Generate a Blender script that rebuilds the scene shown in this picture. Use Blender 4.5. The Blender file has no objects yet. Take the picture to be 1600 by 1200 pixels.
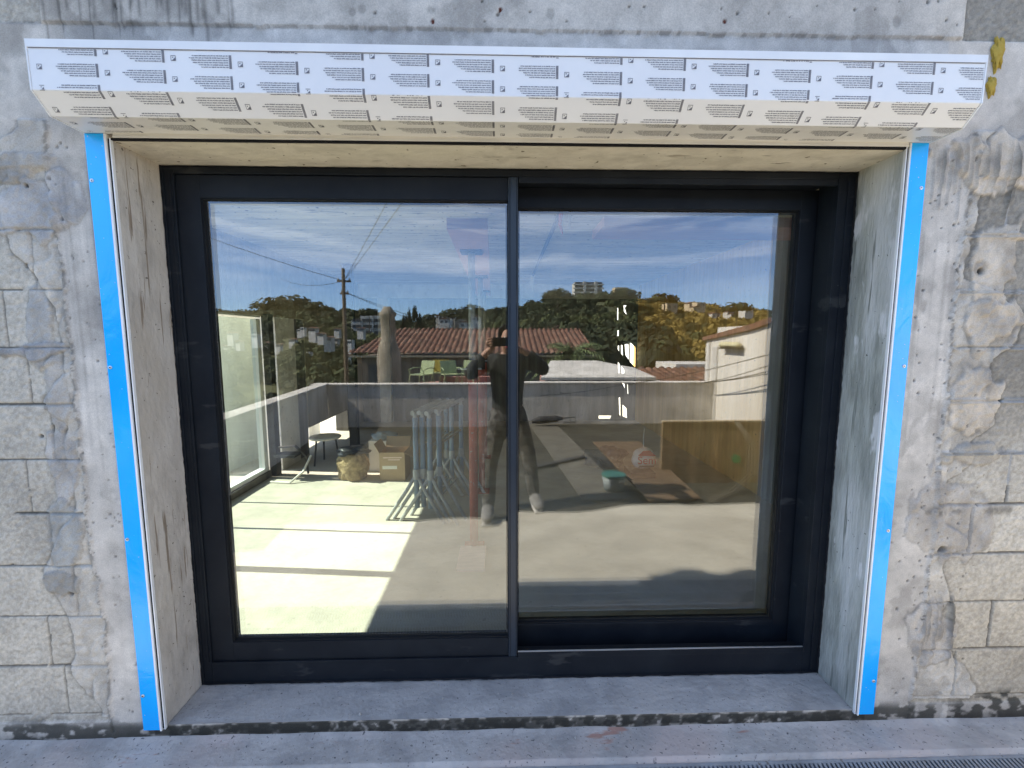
import bpy, bmesh, math, random
import numpy as np
from mathutils import Vector, Matrix
random.seed(7); np.random.seed(7)
S = bpy.context.scene
C = S.collection
R = math.radians

# ------------------------------------------------------------------ camera
cam = bpy.data.cameras.new('camera'); co = bpy.data.objects.new('camera', cam); C.objects.link(co)
cam.sensor_width = 36; cam.lens = 665/1600*36; cam.clip_start = .02; cam.clip_end = 3000
co.location = (0, -1.53, 1.56)
co.rotation_euler = (R(90)-math.atan(70/665), 0, R(-1.43))
S.camera = co
# ------------------------------------------------------------------ sky, sun, exposure
SUN_DIR = Vector((1, -.092, -.912)).normalized()      # direction the light travels
EL = math.asin(-SUN_DIR.z)
AZ = math.atan2(-SUN_DIR.x, -SUN_DIR.y)               # clockwise from +Y
w = bpy.data.worlds.new('World'); S.world = w; w.use_nodes = True
nt = w.node_tree; nt.nodes.clear()
sky = nt.nodes.new('ShaderNodeTexSky'); sky.sky_type = 'NISHITA'; sky.sun_disc = False
sky.sun_elevation = EL; sky.sun_rotation = AZ; sky.altitude = 2600; sky.air_density = 1.0; sky.dust_density = .1; sky.ozone_density = 2.2
tc = nt.nodes.new('ShaderNodeTexCoord')
mp = nt.nodes.new('ShaderNodeMapping'); mp.inputs['Scale'].default_value = (1.2, 1.2, 11)
nz = nt.nodes.new('ShaderNodeTexNoise'); nz.inputs['Scale'].default_value = 2.2; nz.inputs['Detail'].default_value = 8; nz.inputs['Distortion'].default_value = .5; nz.inputs['Roughness'].default_value = .6
rp = nt.nodes.new('ShaderNodeValToRGB'); rp.color_ramp.elements[0].position = .46; rp.color_ramp.elements[1].position = .78
rp.color_ramp.elements[1].color = (.75, .75, .75, 1)
mx = nt.nodes.new('ShaderNodeMixRGB'); mx.inputs['Color2'].default_value = (6.5, 7.2, 8.4, 1)
bg = nt.nodes.new('ShaderNodeBackground'); bg.inputs['Strength'].default_value = .145
wo = nt.nodes.new('ShaderNodeOutputWorld')
L = nt.links.new
L(tc.outputs['Generated'], mp.inputs['Vector']); L(mp.outputs[0], nz.inputs['Vector']); L(nz.outputs['Fac'], rp.inputs[0])
sx = nt.nodes.new('ShaderNodeSeparateXYZ'); L(tc.outputs['Generated'], sx.inputs[0])
gr_ = nt.nodes.new('ShaderNodeValToRGB'); gr_.color_ramp.elements[0].color = (.50, .62, .80, 1); gr_.color_ramp.elements[1].color = (1, 1, 1, 1); gr_.color_ramp.elements[1].position = .38; L(sx.outputs['Z'], gr_.inputs[0])
cm = nt.nodes.new('ShaderNodeMapRange'); cm.inputs['From Min'].default_value = .06; cm.inputs['From Max'].default_value = .24; cm.inputs['To Min'].default_value = .12; L(sx.outputs['Z'], cm.inputs[0])
cf = nt.nodes.new('ShaderNodeMath'); cf.operation = 'MULTIPLY'; L(rp.outputs[0], cf.inputs[0]); L(cm.outputs[0], cf.inputs[1])
ml = nt.nodes.new('ShaderNodeMixRGB'); ml.blend_type = 'MULTIPLY'; ml.inputs['Fac'].default_value = 1; L(sky.outputs[0], ml.inputs['Color1']); L(gr_.outputs[0], ml.inputs['Color2'])
L(cf.outputs[0], mx.inputs['Fac']); L(ml.outputs[0], mx.inputs['Color1']); L(mx.outputs[0], bg.inputs['Color']); L(bg.outputs[0], wo.inputs[0])
sl = bpy.data.lights.new('sun', 'SUN'); sl.energy = 5.0; sl.angle = R(.5); sl.color = (1, .93, .82)
so = bpy.data.objects.new('sun', sl); C.objects.link(so)
so.rotation_euler = SUN_DIR.to_track_quat('-Z', 'Y').to_euler(); so.location = (-8, 3, 9)
S.view_settings.view_transform = 'Standard'; S.view_settings.look = 'None'
S.view_settings.exposure = 1.75; S.view_settings.gamma = 1; S.view_settings.use_curve_mapping = False
cy = S.cycles
cy.use_denoising = True; cy.max_bounces = 8; cy.diffuse_bounces = 5; cy.glossy_bounces = 4
cy.transparent_max_bounces = 16; cy.caustics_reflective = False; cy.caustics_refractive = False
cy.sample_clamp_indirect = 6

# ------------------------------------------------------------------ materials
MAT = {}
def mat(name, c1, c2=None, scale=4.0, stretch=(1, 1, 1), bump=.0, bscale=60., rough=.85, c3=None, spots=None, metal=0., lo=.35, hi=.65, spec=.3, detail=6, dist=.3, streak=None):
    """noise-mixed colour c1-c2 (+ c3 in a second large noise), optional dark specks, fine bump"""
    m = bpy.data.materials.new(name); m.use_nodes = True; t = m.node_tree; N = t.nodes; b = N['Principled BSDF']; k = t.links.new
    b.inputs['Roughness'].default_value = rough; b.inputs['Metallic'].default_value = metal; b.inputs['Specular IOR Level'].default_value = spec
    tcn = N.new('ShaderNodeTexCoord'); mpn = N.new('ShaderNodeMapping'); mpn.inputs['Scale'].default_value = stretch
    k(tcn.outputs['Object'], mpn.inputs['Vector'])
    c2 = c2 or c1
    n = N.new('ShaderNodeTexNoise'); n.inputs['Scale'].default_value = scale; n.inputs['Detail'].default_value = detail; n.inputs['Distortion'].default_value = dist; n.inputs['Roughness'].default_value = .62
    k(mpn.outputs[0], n.inputs['Vector'])
    r = N.new('ShaderNodeValToRGB'); r.color_ramp.elements[0].position = lo; r.color_ramp.elements[1].position = hi
    r.color_ramp.elements[0].color = (*c1, 1); r.color_ramp.elements[1].color = (*c2, 1); k(n.outputs['Fac'], r.inputs[0])
    out = r.outputs[0]
    if c3:
        n2 = N.new('ShaderNodeTexNoise'); n2.inputs['Scale'].default_value = scale*.37; n2.inputs['Detail'].default_value = 5; k(mpn.outputs[0], n2.inputs['Vector'])
        r2 = N.new('ShaderNodeValToRGB'); r2.color_ramp.elements[0].position = .5; r2.color_ramp.elements[1].position = .68; k(n2.outputs['Fac'], r2.inputs[0])
        x = N.new('ShaderNodeMixRGB'); x.inputs['Color2'].default_value = (*c3, 1); k(r2.outputs[0], x.inputs['Fac']); k(out, x.inputs['Color1']); out = x.outputs[0]
    if spots:
        sc, amt, col = spots
        v = N.new('ShaderNodeTexNoise'); v.inputs['Scale'].default_value = sc; v.inputs['Detail'].default_value = 2; k(tcn.outputs['Object'], v.inputs['Vector'])
        r3 = N.new('ShaderNodeValToRGB'); r3.color_ramp.elements[0].position = amt; r3.color_ramp.elements[1].position = amt+.04; k(v.outputs['Fac'], r3.inputs[0])
        x = N.new('ShaderNodeMixRGB'); x.inputs['Color2'].default_value = (*col, 1); k(r3.outputs[0], x.inputs['Fac']); k(out, x.inputs['Color1']); out = x.outputs[0]
    if streak:
        for vec, thr, col in streak:
            mp3 = N.new('ShaderNodeMapping'); mp3.inputs['Scale'].default_value = vec; k(tcn.outputs['Object'], mp3.inputs['Vector'])
            v = N.new('ShaderNodeTexNoise'); v.inputs['Scale'].default_value = 1; v.inputs['Detail'].default_value = 4; v.inputs['Roughness'].default_value = .6; k(mp3.outputs[0], v.inputs['Vector'])
            r3 = N.new('ShaderNodeValToRGB'); r3.color_ramp.elements[0].position = thr; r3.color_ramp.elements[1].position = thr+.05; k(v.outputs['Fac'], r3.inputs[0])
            x = N.new('ShaderNodeMixRGB'); x.inputs['Color2'].default_value = (*col, 1); k(r3.outputs[0], x.inputs['Fac']); k(out, x.inputs['Color1']); out = x.outputs[0]
    k(out, b.inputs['Base Color'])
    if bump:
        n4 = N.new('ShaderNodeTexNoise'); n4.inputs['Scale'].default_value = bscale; n4.inputs['Detail'].default_value = 6; k(mpn.outputs[0], n4.inputs['Vector'])
        bp = N.new('ShaderNodeBump'); bp.inputs['Strength'].default_value = bump; bp.inputs['Distance'].default_value = .01; k(n4.outputs['Fac'], bp.inputs['Height']); k(bp.outputs[0], b.inputs['Normal'])
    MAT[name] = m; return m

mat('facade_dummy', (.3, .3, .3))
mat('reveal_left', (.54, .50, .44), (.38, .345, .30), 7, (1, 1.5, .8), .35, 40, .8, c3=(.45, .40, .33), spots=(70, .70, (.13, .11, .09)), lo=.42, hi=.72, streak=[((40, 55, 2.2), .60, (.25, .20, .15)), ((30, 90, 9), .70, (.12, .095, .07)), ((2, 3, 60), .74, (.22, .18, .14))])
mat('reveal_right', (.42, .42, .375), (.24, .245, .215), 7, (1, 3, .6), .35, 40, .85, c3=(.56, .55, .52), spots=(60, .72, (.08, .08, .07)), streak=[((20, 30, 1.6), .60, (.20, .205, .18)), ((4, 9, 3), .58, (.60, .59, .57))])
mat('soffit', (.66, .61, .51), (.46, .42, .345), 9, (1, 1.5, 1), .4, 30, .8, c3=(.66, .61, .50), spots=(38, .69, (.18, .15, .10)), streak=[((9, 70, 20), .68, (.22, .19, .14)), ((4, 18, 20), .66, (.40, .36, .29))], lo=.40, hi=.75)
mat('sill_concrete', (.45, .425, .40), (.30, .288, .275), 7, (1, 1, 1), .4, 50, .7, c3=(.43, .40, .37), spots=(90, .68, (.14, .13, .13)), streak=[((30, 60, 10), .68, (.17, .16, .16))])
mat('ledge_concrete', (.47, .435, .40), (.31, .29, .27), 6, (1, 1, 1), .45, 50, .75, c3=(.46, .385, .345), spots=(80, .66, (.13, .12, .12)), streak=[((3.5, 12, 9), .655, (.36, .215, .17)), ((35, 60, 10), .66, (.16, .15, .15))])
mat('black_paint', (.012, .013, .015), (.022, .022, .024), 30, bump=.5, bscale=60, rough=.6)
mat('frame', (.006, .008, .012), (.012, .015, .019), 5, (1, 1, 1), .08, 25, .45, spec=.20, spots=(120, .77, (.06, .06, .06)), streak=[((3, 6, 9), .62, (.030, .032, .034)), ((50, 60, 60), .74, (.10, .10, .095))])
mat('frame_in', (.006, .007, .009), None, rough=.6)
mat('interlock', (.014, .022, .035), (.018, .028, .042), 6, rough=.35, spec=.4)
mat('alu', (.62, .62, .62), (.7, .7, .7), rough=.3, metal=.9)
mat('white_edge', (.78, .78, .76), (.7, .7, .7), rough=.4)
mat('brush', (.006, .006, .007), None, rough=.9)
mat('cream_alu', (.74, .72, .67), (.68, .66, .60), 5, rough=.35)
mat('box_film', (.745, .735, .715), (.70, .69, .68), 2.5, rough=.33, bump=.03, bscale=6, spec=.45)
mat('print_ink', (.13, .13, .15), (.20, .20, .22), 60, rough=.6)
mat('screw', (.6, .6, .6), None, rough=.3, metal=.8)
mat('grate', (.36, .375, .39), (.27, .28, .29), 8, rough=.45, metal=.35, spots=(60, .66, (.2, .18, .16)))
mat('grate_pit', (.035, .035, .035), None, rough=.9)
mat('int_floor', (.46, .43, .35), (.37, .345, .285), 3.0, (1, 1.6, 1), .9, 9, .8, c3=(.485, .46, .385), spots=(28, .70, (.33, .31, .26)))
mat('ceiling', (.70, .63, .50), (.48, .43, .34), 6, (.25, 3.2, 1), .5, 14, .85, c3=(.78, .71, .58), spots=(20, .66, (.16, .14, .11)), streak=[((3, 34, 1), .60, (.20, .175, .14))])
mat('tan_wall', (.74, .44, .14), (.58, .32, .09), 5, (3.5, 3.5, .25), .25, 20, .85, c3=(.78, .50, .19), spots=(40, .70, (.15, .10, .06)))
mat('int_wall', (.20, .19, .17), (.12, .112, .10), 4, (3, 3, .3), .3, 20, .9, c3=(.26, .25, .23))
mat('lintel_wall', (.44, .385, .28), (.32, .275, .20), 4, (3, 3, .6), .3, 20, .9, c3=(.50, .44, .34))
mat('pillar', (.84, .83, .78), (.58, .57, .53), 6, (1, 1, .6), .3, 30, .85, c3=(.88, .87, .83), spots=(50, .68, (.16, .15, .14)))
mat('outer_wall', (.72, .73, .70), (.60, .61, .59), 3, (1, 1, .6), .2, 20, .85)
mat('white_render', (.80, .78, .73), (.72, .70, .64), 2, rough=.8)
mat('steel_dark', (.035, .033, .03), (.06, .055, .05), 8, rough=.6)
mat('prop_red', (.46, .12, .085), (.33, .095, .07), 9, (1, 1, .4), .2, 60, .6, spots=(60, .66, (.3, .28, .25)))
mat('trestle_blue', (.24, .33, .42), (.18, .25, .32), 9, (1, 1, .5), .2, 60, .5, spots=(50, .62, (.30, .30, .28)))
mat('trestle_grey', (.44, .45, .44), (.30, .31, .30), 12, rough=.55, bump=.2)
mat('board_red', (.60, .33, .27), (.50, .27, .22), 5, (1, 8, 1), .2, 40, .8)
mat('plank_wood', (.80, .62, .54), (.66, .50, .43), 7, (1, 6, 1), .2, 60, .8)
mat('cardboard', (.42, .31, .19), (.35, .255, .155), 5, rough=.85, bump=.1)
mat('label_white', (.72, .70, .64), None, rough=.7)
mat('crumb', (.42, .40, .36), (.28, .26, .24), 90, rough=.95)
mat('straw', (.40, .30, .16), (.20, .145, .075), 22, (1, 1, 1), .9, 45, .9)
mat('black_bag', (.02, .02, .022), (.05, .05, .052), 15, rough=.35, bump=.6, bscale=25)
mat('terrace', (.50, .46, .37), (.41, .375, .30), 2.6, (1, 1.8, 1), .35, 12, .85, c3=(.56, .52, .42), spots=(30, .70, (.22, .20, .16)))
mat('membrane', (.062, .057, .040), (.042, .039, .028), 2.0, (1, 1, 1), .3, 12, .7, c3=(.085, .078, .056))
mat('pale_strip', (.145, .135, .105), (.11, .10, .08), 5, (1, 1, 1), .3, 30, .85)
mat('parapet', (.74, .69, .60), (.50, .465, .40), 3, (1.6, 1.6, .5), .4, 25, .88, c3=(.80, .75, .66), spots=(22, .68, (.13, .12, .11)))
mat('tile_roof', (.23, .105, .065), (.11, .06, .045), 6, (1, 1, 1), .4, 30, .85, c3=(.27, .16, .11), spots=(11, .58, (.08, .065, .055)))
mat('house_brown', (.24, .19, .145), (.18, .145, .11), 3, (1, 1, .5), rough=.9)
mat('house_white', (.74, .70, .62), (.64, .60, .52), 1.6, (1, 1, .4), .1, 10, .85, c3=(.60, .54, .45))
mat('pink', (.48, .25, .20), (.40, .21, .17), 4, rough=.85)
mat('stone', (.34, .29, .22), (.19, .16, .12), 7, (1, 1, .6), .5, 25, .9)
mat('lime', (.40, .46, .24), (.33, .39, .20), 9, rough=.45)
mat('yellow', (.36, .28, .04), (.32, .25, .04), 9, rough=.5)
mat('pole_wood', (.24, .18, .12), (.12, .09, .065), 9, (2, 2, .3), rough=.9)
mat('wire', (.02, .02, .022), None, rough=.6)
mat('hill', (.11, .115, .042), (.055, .062, .026), .06, rough=.95, c3=(.12, .12, .05), detail=9)
mat('leaf_dark', (.035, .046, .018), (.016, .022, .010), 1.3, rough=.85, bump=.8, bscale=6, c3=(.06, .07, .026), detail=8)
mat('leaf_mid', (.075, .092, .03), (.035, .045, .018), 1.3, rough=.85, bump=.8, bscale=6, c3=(.10, .105, .04), detail=8)
mat('leaf_gold', (.26, .18, .04), (.12, .09, .025), 1.3, rough=.85, bump=.8, bscale=6, c3=(.33, .23, .06), detail=8)
mat('palm_leaf', (.17, .21, .08), (.09, .12, .05), 6, rough=.7)
mat('trunk', (.12, .09, .06), (.07, .055, .04), 6, rough=.9)
mat('far_white', (.60, .57, .51), (.46, .44, .40), .5, rough=.9)
mat('far_cream', (.58, .47, .31), (.50, .40, .26), .5, rough=.9)
mat('far_glass', (.06, .07, .08), None, rough=.3)
mat('skin', (.42, .25, .17), (.38, .22, .15), 20, rough=.55)
mat('hair', (.012, .010, .009), None, rough=.6)
mat('shirt', (.022, .024, .022), (.04, .042, .04), 12, rough=.9, bump=.5, bscale=14)
mat('trousers', (.12, .115, .105), (.045, .043, .04), 16, (1, 1, 1), .5, 16, .9, lo=.47, hi=.53)
mat('shoe', (.28, .27, .25), (.17, .165, .155), 12, rough=.7)
mat('sole', (.5, .48, .44), None, rough=.7)
mat('phone', (.01, .01, .012), None, rough=.25)
mat('plywood', (.17, .115, .07), (.12, .08, .045), 4, (1, 7, 1), .2, 30, .75, c3=(.21, .15, .09), spots=(30, .70, (.40, .36, .28)))
mat('panel_ply', (.33, .24, .135), (.20, .145, .08), 6, (3.5, 3.5, .35), .2, 30, .8, c3=(.40, .28, .155), spots=(34, .70, (.45, .40, .30)))
mat('bucket', (.30, .34, .33), (.22, .25, .25), 8, rough=.5)
mat('bucket_lid', (.05, .16, .12), None, rough=.5)
mat('bag_white', (.88, .87, .85), (.75, .74, .72), 14, rough=.6, bump=.5, bscale=20)
mat('bag_red', (.50, .03, .04), None, rough=.5)
mat('rubble', (.13, .12, .10), (.06, .055, .05), 9, rough=.95, bump=.5)
mat('hose', (.17, .15, .11), None, rough=.6)
mat('green_paint', (.03, .30, .12), None, rough=.6)
mat('bright_tape', (.62, .06, .03), None, rough=.5)
mat('awning', (.66, .60, .38), (.60, .55, .34), 8, rough=.8)
mat('foam', (.34, .225, .03), (.42, .30, .06), 30, rough=.9, bump=.8, bscale=40)

def film_mat():
    m = bpy.data.materials.new('blue_film'); m.use_nodes = True; t = m.node_tree; N = t.nodes; b = N['Principled BSDF']; k = t.links.new
    tcn = N.new('ShaderNodeTexCoord'); mpn = N.new('ShaderNodeMapping'); mpn.inputs['Scale'].default_value = (1, 1, .7)
    n = N.new('ShaderNodeTexNoise'); n.inputs['Scale'].default_value = 3; n.inputs['Detail'].default_value = 3
    r = N.new('ShaderNodeValToRGB'); r.color_ramp.elements[0].color = (.0, .36, .93, 1); r.color_ramp.elements[1].color = (.006, .43, .96, 1)
    r.color_ramp.elements[0].position = .35; r.color_ramp.elements[1].position = .6
    k(tcn.outputs['Object'], mpn.inputs[0]); k(mpn.outputs[0], n.inputs['Vector']); k(n.outputs['Fac'], r.inputs[0]); k(r.outputs[0], b.inputs['Base Color'])
    b.inputs['Roughness'].default_value = .22; b.inputs['Specular IOR Level'].default_value = .5
    v = N.new('ShaderNodeTexNoise'); v.inputs['Scale'].default_value = 95; v.inputs['Detail'].default_value = 2; k(tcn.outputs['Object'], v.inputs['Vector'])
    r3 = N.new('ShaderNodeValToRGB'); r3.color_ramp.elements[0].position = .715; r3.color_ramp.elements[1].position = .75; k(v.outputs['Fac'], r3.inputs[0])
    x = N.new('ShaderNodeMixRGB'); x.inputs['Color2'].default_value = (.42, .50, .56, 1); k(r3.outputs[0], x.inputs['Fac']); k(r.outputs[0], x.inputs['Color1']); k(x.outputs[0], b.inputs['Base Color'])
    n2 = N.new('ShaderNodeTexNoise'); n2.inputs['Scale'].default_value = 11; n2.inputs['Detail'].default_value = 5; n2.inputs['Distortion'].default_value = 1.2; k(mpn.outputs[0], n2.inputs['Vector'])
    bp = N.new('ShaderNodeBump'); bp.inputs['Strength'].default_value = .30; bp.inputs['Distance'].default_value = .01; k(n2.outputs['Fac'], bp.inputs['Height']); k(bp.outputs[0], b.inputs['Normal'])
    MAT['blue_film'] = m
film_mat()

def glass_mat(name, refl, tint, wav=.0):
    m = bpy.data.materials.new(name); m.use_nodes = True; t = m.node_tree; N = t.nodes; N.clear(); k = t.links.new
    o = N.new('ShaderNodeOutputMaterial'); x = N.new('ShaderNodeMixShader'); tr = N.new('ShaderNodeBsdfTransparent'); g = N.new('ShaderNodeBsdfGlossy')
    tr.inputs['Color'].default_value = (*tint, 1); g.inputs['Roughness'].default_value = 0; g.inputs['Color'].default_value = (.98, .985, 1, 1)
    f = N.new('ShaderNodeFresnel'); f.inputs['IOR'].default_value = 1.5
    mr = N.new('ShaderNodeMapRange'); mr.inputs['From Min'].default_value = .04; mr.inputs['From Max'].default_value = 1; mr.inputs['To Min'].default_value = refl; mr.inputs['To Max'].default_value = 1
    k(f.outputs[0], mr.inputs[0]); k(mr.outputs[0], x.inputs[0]); k(tr.outputs[0], x.inputs[1]); k(g.outputs[0], x.inputs[2]); k(x.outputs[0], o.inputs[0])
    if wav:
        tcn = N.new('ShaderNodeTexCoord'); n = N.new('ShaderNodeTexNoise'); n.inputs['Scale'].default_value = 2.0; n.inputs['Detail'].default_value = 1
        k(tcn.outputs['Object'], n.inputs['Vector']); bp = N.new('ShaderNodeBump'); bp.inputs['Strength'].default_value = wav; bp.inputs['Distance'].default_value = .001
        k(n.outputs['Fac'], bp.inputs['Height']); k(bp.outputs[0], g.inputs['Normal'])
    MAT[name] = m
glass_mat('glass_outer', .115, (.99, 1, .985))
glass_mat('glass_inner', .10, (.97, .99, .955))
glass_mat('glass_side', .08, (.80, .93, .90))

# ------------------------------------------------------------------ object helpers
def tag(o, label=None, cat=None, group=None, kind=None):
    if label: o['label'] = label
    if cat: o['category'] = cat
    if group: o['group'] = group
    if kind: o['kind'] = kind
    return o
def thing(name, loc, label, cat, group=None):
    o = bpy.data.objects.new(name, None); C.objects.link(o); o.location = loc; o.empty_display_size = .05
    return tag(o, label, cat, group)
def setp(o, parent):
    if parent is not None:
        o.parent = parent
        if parent.type == 'EMPTY': o.matrix_parent_inverse = Matrix.Translation(-parent.location)
def dup(root, loc, rotz=0, label=None, group=None):
    r = root.copy(); C.objects.link(r); r.location = loc; r.rotation_euler = (0, 0, rotz)
    if label: r['label'] = label
    if group: r['group'] = group
    for ch in root.children:
        c = ch.copy(); C.objects.link(c); c.parent = r
        for g in ch.children:
            d = g.copy(); C.objects.link(d); d.parent = c
    return r
class MB:
    """collects shapes in world coordinates, builds one mesh object"""
    def __init__(s): s.v = []; s.f = []
    def add(s, vs, fs):
        n = len(s.v); s.v += [tuple(x) for x in vs]; s.f += [tuple(i+n for i in f) for f in fs]; return s
    def box(s, x0, x1, y0, y1, z0, z1):
        return s.add([(x0,y0,z0),(x1,y0,z0),(x1,y1,z0),(x0,y1,z0),(x0,y0,z1),(x1,y0,z1),(x1,y1,z1),(x0,y1,z1)],
                     [(0,3,2,1),(4,5,6,7),(0,1,5,4),(1,2,6,5),(2,3,7,6),(3,0,4,7)])
    def rbox(s, c, size, rot):
        M = Matrix.Translation(c) @ rot.to_4x4()
        hx, hy, hz = [a/2 for a in size]
        vs = [M @ Vector(p) for p in [(-hx,-hy,-hz),(hx,-hy,-hz),(hx,hy,-hz),(-hx,hy,-hz),(-hx,-hy,hz),(hx,-hy,hz),(hx,hy,hz),(-hx,hy,hz)]]
        return s.add(vs, [(0,3,2,1),(4,5,6,7),(0,1,5,4),(1,2,6,5),(2,3,7,6),(3,0,4,7)])
    def tube(s, pts, r, seg=8, cap=True):
        pts = [Vector(p) for p in pts]; rs = r if isinstance(r, (list, tuple)) else [r]*len(pts)
        rings = []; prev = None
        for i, p in enumerate(pts):
            d = (pts[min(i+1, len(pts)-1)] - pts[max(i-1, 0)]).normalized()
            if prev is None:
                a = Vector((0, 0, 1)) if abs(d.z) < .9 else Vector((1, 0, 0)); u = d.cross(a).normalized()
            else: u = (prev - d*prev.dot(d)).normalized()
            prev = u; vv = d.cross(u)
            rings.append([p + rs[i]*(math.cos(2*math.pi*k/seg)*u + math.sin(2*math.pi*k/seg)*vv) for k in range(seg)])
        vs = [q for ring in rings for q in ring]; fs = []
        for i in range(len(pts)-1):
            for k in range(seg):
                a = i*seg+k; b = i*seg+(k+1) % seg; fs.append((a, b, b+seg, a+seg))
        if cap: fs.append(tuple(range(seg))[::-1]); fs.append(tuple((len(pts)-1)*seg+k for k in range(seg)))
        return s.add(vs, fs)
    def prism(s, outline, axis, a, b):
        """outline: 2-D points; axis 0/1/2: extruded along it from a to b"""
        def P(q, t): return {0: (t, q[0], q[1]), 1: (q[0], t, q[1]), 2: (q[0], q[1], t)}[axis]
        n = len(outline); vs = [P(q, a) for q in outline] + [P(q, b) for q in outline]
        fs = [tuple(range(n))[::-1], tuple(range(n, 2*n))] + [(i, (i+1) % n, n+(i+1) % n, n+i) for i in range(n)]
        return s.add(vs, fs)
    def lathe(s, c, prof, seg=16):
        vs = []; fs = []
        for r_, z in prof:
            for k in range(seg): vs.append((c[0]+r_*math.cos(2*math.pi*k/seg), c[1]+r_*math.sin(2*math.pi*k/seg), c[2]+z))
        for i in range(len(prof)-1):
            for k in range(seg): a = i*seg+k; b = i*seg+(k+1) % seg; fs.append((a, b, b+seg, a+seg))
        fs.append(tuple(range(seg))[::-1]); fs.append(tuple((len(prof)-1)*seg+k for k in range(seg)))
        return s.add(vs, fs)
    def build(s, name, m, parent=None, smooth=False, bevel=0, jitter=0):
        me = bpy.data.meshes.new(name)
        vs = s.v
        if jitter: vs = [(x+random.uniform(-jitter, jitter), y+random.uniform(-jitter, jitter), z+random.uniform(-jitter, jitter)) for x, y, z in vs]
        me.from_pydata(vs, [], s.f)
        bm = bmesh.new(); bm.from_mesh(me); bmesh.ops.recalc_face_normals(bm, faces=bm.faces); bm.to_mesh(me); bm.free()
        me.materials.append(MAT[m] if isinstance(m, str) else m)
        if smooth: me.polygons.foreach_set('use_smooth', [True]*len(me.polygons))
        o = bpy.data.objects.new(name, me); C.objects.link(o); setp(o, parent)
        if bevel:
            b = o.modifiers.new('b', 'BEVEL'); b.width = bevel; b.segments = 2; b.limit_method = 'ANGLE'; b.angle_limit = R(40)
        return o
def box(name, m, parent, *d, bevel=0): return MB().box(*d).build(name, m, parent, bevel=bevel)
def grid_mesh(name, nx, ny, P, m, parent=None, smooth=True):
    """P: (nx*ny,3) array row-major"""
    me = bpy.data.meshes.new(name); me.vertices.add(nx*ny); me.vertices.foreach_set('co', np.asarray(P, dtype=np.float32).ravel())
    i = np.arange(nx-1)[:, None]*ny + np.arange(ny-1)[None, :]; i = i.ravel()
    q = np.stack([i, i+ny, i+ny+1, i+1], 1).astype(np.int32)
    return finish_grid(me, name, q, m, parent, smooth)
def finish_grid(me, name, q, m, parent, smooth=True):
    n = len(q); me.loops.add(4*n); me.loops.foreach_set('vertex_index', q.ravel()); me.polygons.add(n)
    me.polygons.foreach_set('loop_start', np.arange(0, 4*n, 4, dtype=np.int32))
    me.polygons.foreach_set('use_smooth', np.full(n, smooth)); me.update(calc_edges=True); me.validate()
    me.materials.append(MAT[m] if isinstance(m, str) else m)
    o = bpy.data.objects.new(name, me); C.objects.link(o); setp(o, parent); return o

# ------------------------------------------------------------------ numpy noise
def _h(ix, iy, seed):
    n = (ix.astype(np.int64)*374761393 + iy.astype(np.int64)*668265263 + seed*1442695041) & 0xffffffff
    n = ((n ^ (n >> 13))*1274126177) & 0xffffffff
    return ((n ^ (n >> 16)) & 0xffff)/65535.
def vn(x, y, seed=0):
    ix = np.floor(x); iy = np.floor(y); fx = x-ix; fy = y-iy; fx = fx*fx*(3-2*fx); fy = fy*fy*(3-2*fy)
    a = _h(ix, iy, seed); b = _h(ix+1, iy, seed); c = _h(ix, iy+1, seed); d = _h(ix+1, iy+1, seed)
    return (a*(1-fx)+b*fx)*(1-fy)+(c*(1-fx)+d*fx)*fy
def fbm(x, y, seed=0, o=5, g=.5):
    t = 0; a = 1; s = 0
    for k in range(o): t = t+a*vn(x*2**k, y*2**k, seed+k*17); s += a; a *= g
    return t/s
def sst(a, b, x): t = np.clip((x-a)/(b-a), 0, 1); return t*t*(3-2*t)

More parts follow.
